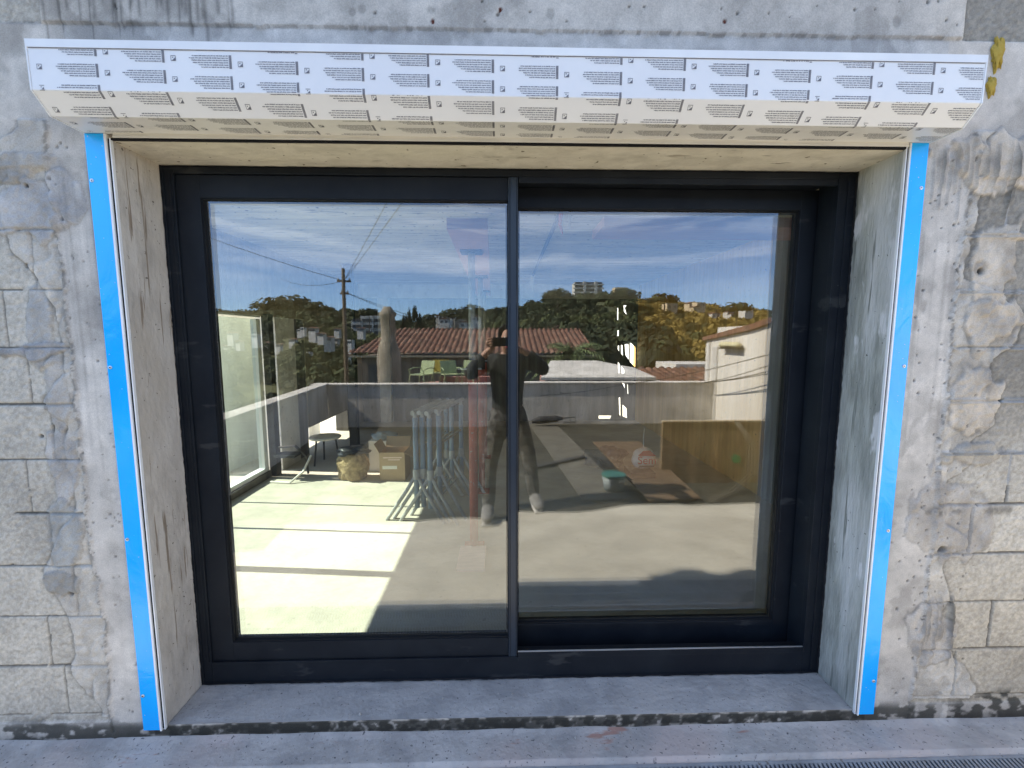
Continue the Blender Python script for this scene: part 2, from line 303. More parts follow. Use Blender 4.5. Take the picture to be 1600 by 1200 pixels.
# ================================================================== HOUSE WALL
OX0, OX1, OZ0, OZ1 = -1.293, 1.408, .08, 2.216
house = thing('house_wall', (0, 0, 0), 'unfinished grey wall of concrete blocks and poured concrete round the sliding window', 'wall')
def facade():
    xs = np.concatenate([np.linspace(-2.5, OX0, 270)[:-1], np.linspace(OX0, OX1, 600)[:-1], np.linspace(OX1, 2.75, 300)])
    zs = np.concatenate([np.linspace(.02, OZ0, 14)[:-1], np.linspace(OZ0, OZ1, 475)[:-1], np.linspace(OZ1, 3.0, 175)])
    nx, nz_ = len(xs), len(zs); X, Z = np.meshgrid(xs, zs, indexing='ij')
    h = np.zeros_like(X)                                     # height towards the viewer
    n1 = fbm(X*3, Z*3, 1); n2 = fbm(X*14, Z*14, 2); n3 = fbm(X*60, Z*60, 3, 3); n4 = fbm(X*1.3, Z*1.3, 4)
    # --- base: poured concrete
    col = np.zeros(X.shape+(3,)); base = np.array([.49, .448, .398])
    col[:] = base; col *= (.70+.60*n1)[..., None]; col *= (.74+.50*n2)[..., None]; col *= (.90+.20*n3)[..., None]
    stn = sst(.56, .66, fbm(X*6+n2, Z*4, 101, 4)); col *= (1-.22*stn)[..., None]*np.array([1, 1, .985]); pale = sst(.57, .68, fbm(X*5, Z*7, 102, 4)); col *= (1+.14*pale)[..., None]
    h += .0035*(n1-.5)+.0028*(n2-.5)+.0012*(n3-.5)
    # vertical board marks of the column shuttering
    vb = fbm(X*42, Z*1.5, 9, 3); col *= (.93+.14*vb)[..., None]
    # --- block zones
    wobL = -1.505+.035*(fbm(Z*2.2, Z*0+3, 5)-.5)+.03*(fbm(Z*12, Z*0+1, 6)-.5)
    wobR = 1.655+.05*(fbm(Z*2.0, Z*0+8, 7)-.5)+.035*(fbm(Z*13, Z*0+5, 8)-.5)
    smL = (-1.505-X)+0.0; smR = X-1.655
    blk = ((X < wobL) & (Z < 2.13)) | ((X > wobR) & (Z < 2.13+.05*(fbm(X*5, Z*0, 10)-.5))) | ((X < -1.487) & (Z > 2.58)) | ((X > 1.578) & (Z > 2.575))
    blk = blk & (Z > .10)
    course = np.floor((Z-.13)/.2); fz = (Z-.13)/.2-course
    zj = np.minimum(fz, 1-fz)*.2
    off = {-1: 0, 0: -1.66, 1: -1.70, 2: -1.58, 3: -1.65, 4: -1.71, 5: -1.60, 6: -1.66, 7: -1.72, 8: -1.60}
    jx = np.full_like(X, 9.)
    for c_ in range(-1, 16):
        x0 = off.get(c_, -1.7+.11*(c_ % 3))
        if c_ >= 0:
            m = course == c_
            for xx in (x0, x0-.5, x0-.62): jx[m] = np.minimum(jx[m], np.abs(X[m]-xx))
            for xx in (1.86+.13*((c_*7) % 3)-.05, 2.36+.13*((c_*7) % 3)-.05): jx[m] = np.minimum(jx[m], np.abs(X[m]-xx))
    wz = .0032+.003*(fbm(X*9, Z*9, 12)-.45)
    joint = blk & ((zj < wz) | (jx < wz*.8)) & (fbm(X*7, Z*7, 13) > .30)
    # colour per block
    bid = _h(np.floor((X+9)/.5+.5*(course % 2)), course, 21)
    bc = np.array([.435, .395, .328])*(.92+.14*bid)[..., None]
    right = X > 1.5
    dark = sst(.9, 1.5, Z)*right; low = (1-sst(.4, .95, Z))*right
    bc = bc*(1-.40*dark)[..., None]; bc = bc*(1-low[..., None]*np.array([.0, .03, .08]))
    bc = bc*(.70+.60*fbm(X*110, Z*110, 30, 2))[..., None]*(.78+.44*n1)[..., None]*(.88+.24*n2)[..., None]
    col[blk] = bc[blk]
    h[blk] += (.006*(fbm(X*90, Z*90, 31, 3)-.5)-.005)[blk]
    h[joint] -= .008; col[joint] *= .42
    # pale mortar joints upper right
    pj = blk & right & (Z > 1.0) & ((zj < .008) | (jx < .006)) & (fbm(X*6, Z*6, 14) > .38); h[pj] += .006; col[pj] = (np.array([.34, .335, .32])*(.8+.4*n2)[..., None])[pj]
    # --- mortar squeezed out along both borders
    dL = np.abs(X-wobL); dR = np.abs(X-wobR)
    for (dd, side, sd) in ((wobL-X, 'L', 40), (X-wobR, 'R', 50)):
        reach = .03+.30*np.clip(fbm(Z*3.2, Z*0+2, sd, 3)-.42, 0, 1)*1.6+.03*(fbm(X*12, Z*12, sd+4)-.5)
        if side == 'R': reach = reach*1.35
        sm = sst(-.02, .0, dd)*(1-sst(reach-.012, reach+.004, dd))*((Z > .12) & (Z < 2.28))
        thick = .003+.010*fbm(X*10, Z*10, sd+1)
        lump = fbm(X*22+4*n2, Z*14, sd+2, 4)
        h += sm*(thick*.8+.011*(lump-.5)+.003*(n3-.5))
        sc = np.array([.47, .428, .365])*(.52+.9*lump)[..., None]
        col = col*(1-sm[..., None]*.85)+sc*sm[..., None]*.85
        rim = np.exp(-((dd-reach)/.006)**2)*((Z > .12) & (Z < 2.28)) ; col *= (1-.38*rim)[..., None]; h -= .003*rim
        # crumbly seam next to the column
        seam = np.exp(-((dd+.004+.012*(fbm(Z*30, X*30, sd+7, 3)-.5))/.007)**2)*(Z < 2.28); cr = fbm(X*70, Z*70, sd+8, 3)
        h += seam*.012*(cr-.5); col *= (1-.45*seam*(cr < .5))[..., None]
    # big lumps of dripped mortar, upper right and a few left
    def blob(cx, cz, rx, rz, hh, c=(.485, .44, .375), sd=60):
        nonlocal h, col
        wx = .55*rx*(fbm(X*9, Z*7, sd+30, 3)-.5)*2; wz_ = .55*rz*(fbm(X*8, Z*6, sd+31, 3)-.5)*2
        d = ((X+wx-cx)/rx)**2+((Z+wz_-cz)/rz)**2+1.6*(fbm(X*16, Z*10, sd)-.5)
        k_ = 1-sst(.75, 1.05, d); h += k_*(hh+.013*(fbm(X*26, Z*13, sd+1)-.5)+.004*(n3-.5)); cc = np.array(c)*np.array([1.12, 1.07, 1.01])*(.50+.9*fbm(X*20+n2, Z*12, sd+2, 4))[..., None]
        col = col*(1-.9*k_[..., None])+cc*.9*k_[..., None]; rim = np.exp(-((d-1.0)/.10)**2)*fbm(X*12, Z*12, sd+5); col *= (1-.45*rim)[..., None]
    blob(1.80, 2.16, .26, .10, .010, sd=61); blob(1.78, 1.86, .09, .20, .007, sd=62); blob(1.79, 1.62, .10, .12, .008, sd=63)
    blob(1.77, 1.33, .13, .16, .008, sd=64); blob(1.79, 1.13, .14, .05, .007, (.36, .34, .30), 65); blob(1.72, .85, .14, .18, .004, (.36, .34, .31), 66); blob(1.70, .42, .10, .12, .006, (.37, .35, .32), 67)
    blob(-1.60, 1.60, .05, .16, .006, (.33, .33, .32), 71); blob(-1.62, 1.52, .12, .03, .007, (.26, .26, .26), 72); blob(-1.56, 1.38, .04, .12, .006, (.34, .33, .31), 73)
    blob(-1.57, 1.12, .06, .16, .006, (.36, .355, .345), 74); blob(-1.60, .86, .07, .16, .006, (.30, .305, .295), 75); blob(-1.62, .66, .07, .05, .005, (.22, .22, .21), 76)
    blob(-1.62, 2.13, .13, .05, .008, (.31, .30, .28), 77); blob(-1.60, 2.0, .14, .09, .006, (.37, .37, .37), 78); blob(-1.46, 2.05, .05, .10, .004, (.37, .37, .37), 79)
    # --- drips running down (upper left of the wall, and under the right-hand lumps)
    def drips(x0, x1, ztop, zlen, n, amt, sd, hh=0.):
        nonlocal h, col
        rs = np.random.RandomState(sd)
        for _ in range(n):
            cx = rs.uniform(x0, x1); ww = rs.uniform(.002, .007); zl = zlen*rs.uniform(.3, 1); zt = ztop+rs.uniform(-.03, .03)
            i0 = max(0, np.searchsorted(xs, cx-.03)); i1 = np.searchsorted(xs, cx+.03)
            xx = X[i0:i1]; zz = Z[i0:i1]
            cc = cx+.006*(fbm(zz*9, zz*0+cx*7, sd)-.5)
            k_ = np.exp(-((xx-cc)/ww)**2)*sst(zt-zl, zt-zl+.03, zz)*(1-sst(zt, zt+.03, zz))
            col[i0:i1] *= (1-amt*k_)[..., None]; h[i0:i1] += hh*k_
    drips(-1.47, -.85, 3.0, .50, 46, .42, 5); drips(-1.45, -.95, 2.75, .22, 30, .4, 6); drips(-.8, 1.4, 2.95, .3, 14, .15, 8)
    drips(1.52, 2.0, 2.2, .22, 40, .22, 7, .006); drips(1.66, 1.78, .52, .25, 12, .3, 9, .006); drips(1.5, 1.64, 1.9, 1.0, 12, .12, 11); drips(-1.5, -1.38, 2.1, 1.2, 8, .12, 12)
    # --- cold joint under the upper beam
    jz = 2.578+.006*(fbm(X*8, X*0, 80)-.5); jz = jz+.004*(fbm(X*28, X*0, 103, 3)-.5); jt = (.35+.9*fbm(X*4, X*0+2, 104, 4))*np.exp(-((Z-jz)/(.003+.008*fbm(X*14, X*0, 105, 3)))**2)*((X > -1.60) & (X < 1.6)); cr = fbm(X*50, Z*50, 81, 3)
    h += jt*(.010*(cr-.5)); col *= (1-jt*(.35*(cr < .52)+.12))[..., None]
    bm_ = (Z > jz) & (X > -1.487) & (X < 1.578); h[bm_] += .006; col[bm_] *= np.array([1.0, .99, .97])*1.0
    band = (Z < jz) & (Z > 2.36) & (X > -1.42) & (X < 1.53); col[band] *= np.array([.93, .96, 1.0])
    for xe in (-1.487, 1.578): e = np.exp(-((X-xe)/.004)**2)*(Z > jz); h -= .006*e; col *= (1-.55*e)[..., None]
    # --- pits, bolt holes, rusty specks
    rs = np.random.RandomState(3)
    def pit(cx, cz, r_, dep, dk, tint=None):
        i0 = np.searchsorted(xs, cx-r_*2.2); i1 = np.searchsorted(xs, cx+r_*2.2); j0 = np.searchsorted(zs, cz-r_*2.2); j1 = np.searchsorted(zs, cz+r_*2.2)
        if i1 <= i0 or j1 <= j0: return
        d = np.sqrt(((X[i0:i1, j0:j1]-cx))**2+((Z[i0:i1, j0:j1]-cz)*(.7+.5*rs.rand()))**2)/r_
        k_ = 1-sst(.6, 1.1, d); h[i0:i1, j0:j1] -= dep*k_; col[i0:i1, j0:j1] *= (1-dk*k_)[..., None]
        if tint is not None: col[i0:i1, j0:j1] = col[i0:i1, j0:j1]*(1-k_[..., None])+np.array(tint)*k_[..., None]
    for _ in range(170): pit(rs.uniform(-1.45, 1.56), rs.uniform(2.60, 3.0), rs.uniform(.002, .007), .004, .65)
    for _ in range(14): pit(rs.uniform(-.9, 1.5), rs.uniform(2.62, 2.9), rs.uniform(.010, .018), .001, .28)
    for _ in range(70): pit(rs.uniform(1.50, 1.66), rs.uniform(.1, 2.2), rs.uniform(.002, .006), .004, .6)
    for _ in range(60): pit(rs.uniform(-1.51, -1.38), rs.uniform(.1, 2.3), rs.uniform(.002, .006), .003, .5)
    for _ in range(60): pit(rs.uniform(1.6, 1.85), rs.uniform(.2, 2.1), rs.uniform(.002, .005), .003, .6)
    for cx, cz in ((-1.625, 1.81), (-1.645, 1.215), (-1.60, .62), (-1.585, 2.07)): pit(cx, cz, .008, .02, .93)
    blob(1.9, 1.93, .10, .012, .004, sd=84)
    for cx, cz in ((1.735, 1.805),): pit(cx, cz, .010, .02, .93); pit(cx-.005, cz+.01, .03, .004, .35)
    for cx, cz in ((-.223, 2.60), (.75, 2.617), (.0, 2.64)): pit(cx, cz, .007, .003, .3, (.10, .02, .01))
    pit(1.70, .75, .018, .02, .5)
    # --- dark grime and moss at the foot
    g = fbm(X*26, Z*40, 90, 4); gt = .085+.035*(fbm(X*4, Z*0, 91)-.3)+.05*sst(1.75, 2.1, X)
    gk = (1-sst(gt-.02, gt+.03, Z))*sst(.40, .56, g+.18*(fbm(X*2.2, Z*0, 92)-.4)); col = col*(1-.86*gk[..., None])+np.array([.030, .030, .024])*.86*gk[..., None]
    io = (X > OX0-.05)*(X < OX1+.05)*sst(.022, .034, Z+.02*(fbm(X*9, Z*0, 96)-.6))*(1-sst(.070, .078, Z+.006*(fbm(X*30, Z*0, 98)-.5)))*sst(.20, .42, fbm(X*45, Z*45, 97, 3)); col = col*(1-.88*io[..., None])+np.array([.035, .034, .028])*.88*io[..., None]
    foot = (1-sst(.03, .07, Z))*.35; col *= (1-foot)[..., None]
    gb = (1-sst(.0, .17, Z))*(X > 1.8)*fbm(X*9, Z*9, 93)*.7; col *= (1-gb)[..., None]
    sk = np.exp(-((Z-.905)/.02)**2)*((X > 1.5) & (X < 2.1))*sst(.45, .6, fbm(X*20, Z*20, 94)); col *= (1-.5*sk)[..., None]
    st = sst(.55, .75, fbm(X*4, Z*2, 95)); col *= (1-.13*st)[..., None]
    # flatten to zero at the opening edge
    edge = np.minimum.reduce([np.abs(X-OX0)+np.where((Z < OZ0) | (Z > OZ1), 9, 0), np.abs(X-OX1)+np.where((Z < OZ0) | (Z > OZ1), 9, 0), np.abs(Z-OZ0)+np.where((X < OX0) | (X > OX1), 9, 0), np.abs(Z-OZ1)+np.where((X < OX0) | (X > OX1), 9, 0)])
    h *= sst(0, .012, edge)
    P = np.stack([X, -h, Z], -1).reshape(-1, 3)
    me = bpy.data.meshes.new('masonry'); me.vertices.add(nx*nz_); me.vertices.foreach_set('co', P.astype(np.float32).ravel())
    ii, jj = np.meshgrid(np.arange(nx-1), np.arange(nz_-1), indexing='ij')
    cx = (xs[:-1]+xs[1:])[ii]/2; cz = (zs[:-1]+zs[1:])[jj]/2
    keep = ~((cx > OX0) & (cx < OX1) & (cz > OZ0) & (cz < OZ1)); i = (ii*nz_+jj)[keep]
    q = np.stack([i, i+nz_, i+nz_+1, i+1], 1).astype(np.int32)
    a = me.color_attributes.new('tone', 'FLOAT_COLOR', 'POINT'); c4 = np.ones((nx*nz_, 4), np.float32); c4[:, :3] = np.clip(col.reshape(-1, 3), .01, .8); a.data.foreach_set('color', c4.ravel())
    m = bpy.data.materials.new('masonry'); m.use_nodes = True; t = m.node_tree; N = t.nodes; b = N['Principled BSDF']; k = t.links.new
    at = N.new('ShaderNodeAttribute'); at.attribute_name = 'tone'; tcn = N.new('ShaderNodeTexCoord')
    n = N.new('ShaderNodeTexNoise'); n.inputs['Scale'].default_value = 240; n.inputs['Detail'].default_value = 3; k(tcn.outputs['Object'], n.inputs['Vector'])
    r = N.new('ShaderNodeValToRGB'); r.color_ramp.elements[0].color = (.70, .70, .70, 1); r.color_ramp.elements[1].color = (1.25, 1.25, 1.25, 1); r.color_ramp.elements[0].position = .3; r.color_ramp.elements[1].position = .7; k(n.outputs['Fac'], r.inputs[0])
    x = N.new('ShaderNodeMixRGB'); x.blend_type = 'MULTIPLY'; x.inputs['Fac'].default_value = .45; k(at.outputs['Color'], x.inputs['Color1']); k(r.outputs[0], x.inputs['Color2']); k(x.outputs[0], b.inputs['Base Color'])
    bp = N.new('ShaderNodeBump'); bp.inputs['Strength'].default_value = .35; bp.inputs['Distance'].default_value = .003; k(n.outputs['Fac'], bp.inputs['Height']); k(bp.outputs[0], b.inputs['Normal'])
    b.inputs['Roughness'].default_value = .88; b.inputs['Specular IOR Level'].default_value = .25
    finish_grid(me, 'masonry', q, m, house)
facade()
# plain wall beyond the detailed part, wall core, eave
g = MB()
for a in ((-7, -2.5, .012, .3, -.2, 3.2), (2.75, 7, .012, .3, -.2, 3.2), (-2.5, 2.75, .012, .3, 3.0, 3.2)): g.box(*a)
g.box(-2.5, OX0-.009, .03, .3, 0, 3.0); g.box(OX1+.009, 2.75, .03, .3, 0, 3.0); g.box(OX0-.009, OX1+.009, .03, .3, OZ1+.009, 3.0); g.box(OX0-.009, OX1+.009, .03, .3, -.2, OZ0-.012)
g.build('wall_core', 'parapet', house)
# reveals: subtly uneven sheets with thickness
def reveal(name, m, P00, P10, P01, n=70, mm=40, amp=.0022, sd=0, normal=(1, 0, 0)):
    a = np.linspace(0, 1, n); b = np.linspace(0, 1, mm); A, B = np.meshgrid(a, b, indexing='ij'); P00 = np.array(P00); u = np.array(P10)-P00; v = np.array(P01)-P00
    d = amp*(fbm(A*9, B*4, sd, 4)-.5)*2*sst(0, .05, B)*sst(0, .01, A)*sst(0, .01, 1-A)
    P = P00+A[..., None]*u+B[..., None]*v+d[..., None]*np.array(normal)
    return grid_mesh(name, n, mm, P.reshape(-1, 3), m, house)
YF = .195
tag(reveal('reveal', 'reveal_left', (OX0, 0, OZ0), (OX0, 0, OZ1), (OX0, YF+.06, OZ0), sd=1), 'tan window reveal with dark drip streaks')
tag(reveal('reveal', 'reveal_right', (OX1, 0, OZ0), (OX1, 0, OZ1), (OX1, YF+.06, OZ0), sd=2, normal=(-1, 0, 0)), 'grey green patchy window reveal')
reveal('lintel_soffit', 'soffit', (OX0, 0, OZ1), (OX1, 0, OZ1), (OX0, YF+.06, OZ1), n=160, sd=3, normal=(0, 0, -1))
reveal('sill', 'sill_concrete', (OX0, 0, OZ0), (OX1, 0, OZ0), (OX0, YF+.06, OZ0-.004), n=160, sd=4, amp=.003, normal=(0, 0, 1))
# black sealing band where the frame meets the concrete (uneven edge)
g = MB(); rs = random.Random(5)
def ragged(p0, p1, inward, w0=.012, n=150):
    p0 = Vector(p0); p1 = Vector(p1); inward = Vector(inward); vs = []
    for i in range(n+1):
        q = p0.lerp(p1, i/n); ww = w0*(1+.16*rs.uniform(-1, 1)); vs += [q, q-Vector((0, ww, 0))+inward*0]
    g.add(vs, [(2*i, 2*i+1, 2*i+3, 2*i+2) for i in range(n)])
ragged((OX0+.003, YF+.004, OZ0), (OX0+.003, YF+.004, OZ1), (1, 0, 0), .012); ragged((OX1-.003, YF+.004, OZ0), (OX1-.003, YF+.004, OZ1), (1, 0, 0), .014)
ragged((OX0, YF+.004, OZ1-.003), (OX1, YF+.004, OZ1-.003), (0, 0, 1), .010, 140); ragged((OX0, YF+.004, OZ0+.0032), (OX1, YF+.004, OZ0+.0032), (0, 0, 1), .014, 140)
g.build('sealing_band', 'black_paint', house)
# foam blobs beside the shutter box
for nm, cx, cz, rx, rz in (('foam_blob', 1.700, 2.530, .020, .050), ('foam_blob', 1.690, 2.425, .015, .030)):
    bm = bmesh.new(); bmesh.ops.create_icosphere(bm, subdivisions=3, radius=1)
    for v in bm.verts:
        n_ = 1+.25*math.sin(v.co.x*7+v.co.z*5)+.15*math.sin(v.co.z*13+v.co.y*9)
        v.co = Vector((cx+v.co.x*rx*n_, -.004+v.co.y*.010, cz+v.co.z*rz*n_))
    me = bpy.data.meshes.new(nm); bm.to_mesh(me); bm.free(); me.materials.append(MAT['foam']); o = bpy.data.objects.new(nm, me); C.objects.link(o); setp(o, house)
tag(o, None)

# roof eave with curved tiles (out of frame above, casts the wavy shadow on the terrace)
def tiles(name, m, x0, x1, eave, up, pitch=.2, nrow=12, parent=None, hip=0, amp=.05, wob=0):
    """corrugated tiled slope: eave/up are (y,z) of lower and upper edge"""
    nu = int((x1-x0)/pitch*8); nv = nrow*4
    U, V = np.meshgrid(np.linspace(0, 1, nu), np.linspace(0, 1, nv), indexing='ij')
    xa = x0+hip*V; xb = x1-hip*V*.0
    X = x0+(x1-x0)*U; X = np.maximum(X, xa)
    Y = eave[0]+(up[0]-eave[0])*V; Z = eave[1]+(up[1]-eave[1])*V
    wv = np.abs(np.sin(np.pi*(X-x0)/pitch)); row = (V*nrow) % 1
    Y = Y-wob*(1-V)*np.sign(up[0]-eave[0])*(np.abs(np.sin(np.pi*(X-x0)/.44))+.5*fbm(X*2.5, X*0, 66))
    h = amp*(wv**.8)+.05*(1-row)+.03*(_h(np.floor((X-x0)/pitch), np.floor(V*nrow), 5)-.5)
    return grid_mesh(name, nu, nv, np.stack([X, Y, Z+h], -1).reshape(-1, 3), m, parent, True)
ev = thing('roof_eave', (0, -.1, 3.2), 'terracotta tiled eave along the top of the house wall', 'roof')
tiles('roof_tiles', 'tile_roof', -2.45, 7, (-.11, 3.08), (.5, 3.32), parent=ev, wob=.07)
MB().box(-2.4, 7, -.09, .3, 3.0, 3.06).box(-7, -2.45, -.03, .33, 3.2, 3.25).build('eave_slab', 'parapet', ev)

# ================================================================== ROLLER SHUTTER BOX
BX0, BX1 = -1.378, 1.493
bx = thing('roller_shutter_box', (0, 0, 2.24), 'white roller shutter box still wrapped in printed protective film above the window', 'shutter box')
prof = [(-.001, 2.424), (-.165, 2.424), (-.163, 2.288), (-.115, 2.238), (-.001, 2.238)]
MB().prism(prof, 0, BX0+.004, BX1-.004).build('body', 'box_film', bx, bevel=.0015)
pe = [(0, 2.4255), (-.1665, 2.4255), (-.1645, 2.2872), (-.116, 2.2362), (0, 2.2362)]
for a, b in ((BX0, BX0+.004), (BX1-.004, BX1)): MB().prism(pe, 0, a, b).build('end_cap', 'white_edge', bx)
MB().box(BX0+.004, BX1-.004, -.1668, -.1652, 2.403, 2.4252).build('top_lip', 'white_edge', bx)
MB().box(OX0+.01, OX1+.005, -.012, -.001, 2.228, 2.2375).box(OX0+.01, OX1+.005, -.014, -.002, 2.2235, 2.2278).build('bottom_slat', 'cream_alu', bx)
MB().box(OX0, OX1, -.010, -.001, 2.217, 2.2233).build('shutter_slot', 'brush', bx)
def prints():
    rs = random.Random(11); g = MB()
    segs = [((-.16525, 2.402), (-.1632, 2.288)), ((-.1632, 2.288), (-.1150, 2.2378)), ((-.115, 2.2378), (-.014, 2.2378))]
    lens = [math.dist(a, b) for a, b in segs]; cum = [0, lens[0], lens[0]+lens[1], sum(lens)]
    def at(v, o=.0005):
        for i in range(3):
            if v <= cum[i+1] or i == 2:
                t = (v-cum[i])/lens[i]; (y0, z0), (y1, z1) = segs[i]; ny, nz_ = -(z0-z1)/lens[i], -(y1-y0)/lens[i]
                return (y0+(y1-y0)*t+ny*o, z0+(z1-z0)*t+nz_*o)
    def quad(x0, x1, v0, v1):
        x0 = max(x0, BX0+.008); x1 = min(x1, BX1-.008)
        if x1 <= x0 or v0 < .0015 or v1 > cum[3]-.002: return
        if any(v0 < c < v1 for c in cum[1:3]): return
        (ya, za), (yb, zb) = at(v0+1e-6), at(v1-1e-6)
        g.add([(x0, ya, za), (x1, ya, za), (x1, yb, zb), (x0, yb, zb)], [(0, 1, 2, 3)])
    for c_ in range(-1, 17):
        xb = -1.325+c_*.193
        for r_ in range(-2, 7):
            v0 = -.016+r_*.0572+(c_ % 4)*.0143+.001
            # six upside-down text lines, ragged on the left
            for ln in range(6):
                L_ = (.106, .114, .108, .101, .089, .078)[ln]*rs.uniform(.95, 1.02)
                x = xb+.138-.0
                xe = xb+.138-L_
                v = v0+ln*.0062
                while x > xe:
                    wd = rs.uniform(.005, .016)
                    nx0 = max(xe, x-wd); k_ = nx0
                    while k_ < x:                       # letters
                        lw = rs.uniform(.0012, .0026); quad(k_, min(k_+lw, x), v+rs.choice((0, 0, .0004, -.0004)), v+.0023+rs.choice((0, .0005))); k_ += lw+.0005
                    x = nx0-.0016
            # bold block column at the right end of the lines
            for ln in range(12): quad(xb+.1402, xb+.1475, v0-.0008+ln*.0031, v0+.0016+ln*.0031)
            # small square sign with a black corner
            lx = xb+.1655; lv = v0+.016; s_ = .0145
            for a in ((lx, lx+s_, lv, lv+.0014), (lx, lx+s_, lv+s_-.0014, lv+s_), (lx, lx+.0012, lv+.0014, lv+s_-.0014), (lx+s_-.0012, lx+s_, lv+.0014, lv+s_-.0014)): quad(*a)
            for t_ in range(5): quad(lx+s_*(.82-.13*t_), lx+s_-.0012, lv+s_*(.38+.11*t_), lv+s_*(.49+.11*t_))
            quad(lx+.004, lx+.0075, lv+.004, lv+.0062)
    g.build('film_print', 'print_ink', bx)
prints()
MB().box(BX0+.008, BX1-.008, -.16620, -.16545, 2.4008, 2.4022).build('film_edge', 'print_ink', bx)

# ================================================================== GUIDE RAILS
def rail(side):
    sg = -1 if side == 'left' else 1
    x = {'left': (-1.376, -1.313, -1.306, -1.2965, -1.2925), 'right': (1.486, 1.424, 1.418, 1.4105, 1.4065)}[side]
    t = thing('guide_rail', ((x[0]+x[1])/2, 0, .066), 'shutter guide rail in blue film beside the %s window reveal' % ('tan left' if sg < 0 else 'grey green right'), 'guide rail', 'blue guide rails either side of the window')
    def b(n, m, xa, xb, y0, y1, z0, z1, bev=0): return MB().box(min(xa, xb), max(xa, xb), y0, y1, z0, z1).build(n, m, t, bevel=bev)
    b('blue_face', 'blue_film', x[0], x[1], -.011, -.001, .067, 2.237, .001)
    b('white_edge', 'white_edge', x[1], x[2], -.0125, -.001, .064, 2.2365, .0006)
    b('brush_seal', 'brush', x[2], x[3], -.006, .004, .07, 2.223)
    b('inner_lip', 'white_edge', x[3], x[4], -.0115, -.001, .07, 2.223, .0006)
    for z in (.212, .834, 1.462, 2.087):
        cx = x[0]+(.011 if sg < 0 else -.014)
        s_ = MB(); s_.lathe((0, 0, 0), [(.0062, 0), (.0058, .0016), (.0032, .0022)], 14)
        s_.v = [(cx+p[0], -.0112-p[2], z+p[1]) for p in s_.v]; h_ = s_.build('screw', 'screw', t, smooth=False)
        s_ = MB(); s_.lathe((0, 0, 0), [(.0026, .0), (.0022, .0026)], 6); s_.v = [(cx+p[0], -.0112-p[2], z+p[1]) for p in s_.v]; s_.build('screw_recess', 'brush', h_)
rail('left'); rail('right')

# ================================================================== SLIDING WINDOW
win = thing('sliding_window', (0, .2, .08), 'dark grey aluminium sliding window with two large reflective panes', 'window')
fr = MB()
fr.box(OX0+.0035, -1.247, YF, .40, .082, OZ1-.003)                              # left jamb
fr.box(1.335, OX1-.0035, YF, .30, .082, OZ1-.003); fr.box(1.399, OX1-.0035, .30, .40, .082, OZ1-.003)                              # right jamb
fr.box(-1.247, 1.335, YF, .40, 2.188, OZ1-.0035)                              # head
fr.box(-1.247, 1.335, YF, .258, .0835, .176); fr.box(-1.247, 1.398, .258, .40, .0835, .117)                                   # bottom
frame_ob = fr.build('outer_frame', 'frame', win, bevel=.002)
g = MB(); g.box(1.3345, 1.344, YF-.004, YF+.02, .18, 2.187); g.box(1.372, 1.378, YF-.005, YF+.02, .09, 2.2); g.box(-1.290, -1.282, YF-.005, YF+.02, .09, 2.21)
g.box(-1.262, -1.256, YF-.003, YF+.02, .18, 2.187)
g.box(.069, 1.334, YF-.003, YF+.012, .1765, .2005); g.box(-1.246, .03, YF-.002, .203, .170, .179); g.box(.07, 1.334, YF+.001, YF+.015, 2.165, 2.1875)
g.build('frame_ribs', 'frame', win, bevel=.001)
box('track_rail', 'alu', win, .069, 1.334, YF-.001, YF+.004, .2012, .2052)
box('track_floor', 'frame_in', win, .068, 1.3345, YF+.02, .257, .1765, .180)
def sash(x0, x1, z0, z1, y, gx0, gx1, gz0, gz1, label):
    s_ = MB()
    s_.box(x0, gx0-.004, y, y+.045, z0, z1); s_.box(gx1+.004 if gx1+.004 < x1 else x1-.001, x1, y, y+.045, z0, z1)
    s_.box(gx0-.004, min(gx1+.004, x1), y+.001, y+.045, gz1+.004, z1-.0005); s_.box(gx0-.004, min(gx1+.004, x1), y+.001, y+.045, z0+.0005, gz0-.004)
    o = s_.build('sash', 'frame', win, bevel=.002); o['label'] = label
    b_ = MB(); b_.box(gx0-.0045, gx0, y+.006, y+.020, gz0-.004, gz1+.004); b_.box(gx1, gx1+.0045, y+.006, y+.020, gz0-.004, gz1+.004)
    b_.box(gx0-.001, gx1+.001, y+.006, y+.0195, gz1, gz1+.0045); b_.box(gx0-.001, gx1+.001, y+.006, y+.0195, gz0-.0045, gz0)
    b_.build('glazing_seal', 'frame_in', o)
    for k_, (yy, mm) in enumerate(((y+.020, 'glass_outer'), (y+.040, 'glass_inner'))):
        p = MB(); p.add([(gx0-.004, yy, gz0-.004), (gx1+.004, yy, gz0-.004), (gx1+.004, yy, gz1+.004), (gx0-.004, yy, gz1+.004)], [(0, 1, 2, 3)]); p.build('glass_pane', mm, o)
    sp = MB(); sp.box(gx0, gx0+.006, y+.021, y+.039, gz0, gz1); sp.box(gx1-.006, gx1, y+.021, y+.039, gz0, gz1); sp.box(gx0+.006, gx1-.006, y+.021, y+.039, gz0, gz0+.006); sp.box(gx0+.006, gx1-.006, y+.021, y+.039, gz1-.006, gz1)
    sp.build('spacer_bar', 'steel_dark', o)
    return o
sash(-1.246, .0275, .179, 2.186, .203, -1.153, .0245, .266, 2.098, 'left leaf of the window, in the outer track')
sash(.045, 1.398, .118, 2.187, .312, .0735, 1.268, .250, 2.101, 'right leaf of the window, set deeper in the inner track')
g = MB(); g.box(.0285, .066, .196, .258, .179, 2.186); g.build('meeting_stile', 'interlock', win, bevel=.002)
MB().box(.0335, .0365, .1945, .1962, .18, 2.185).box(.060, .0625, .1945, .1962, .18, 2.185).build('stile_groove', 'frame', win)
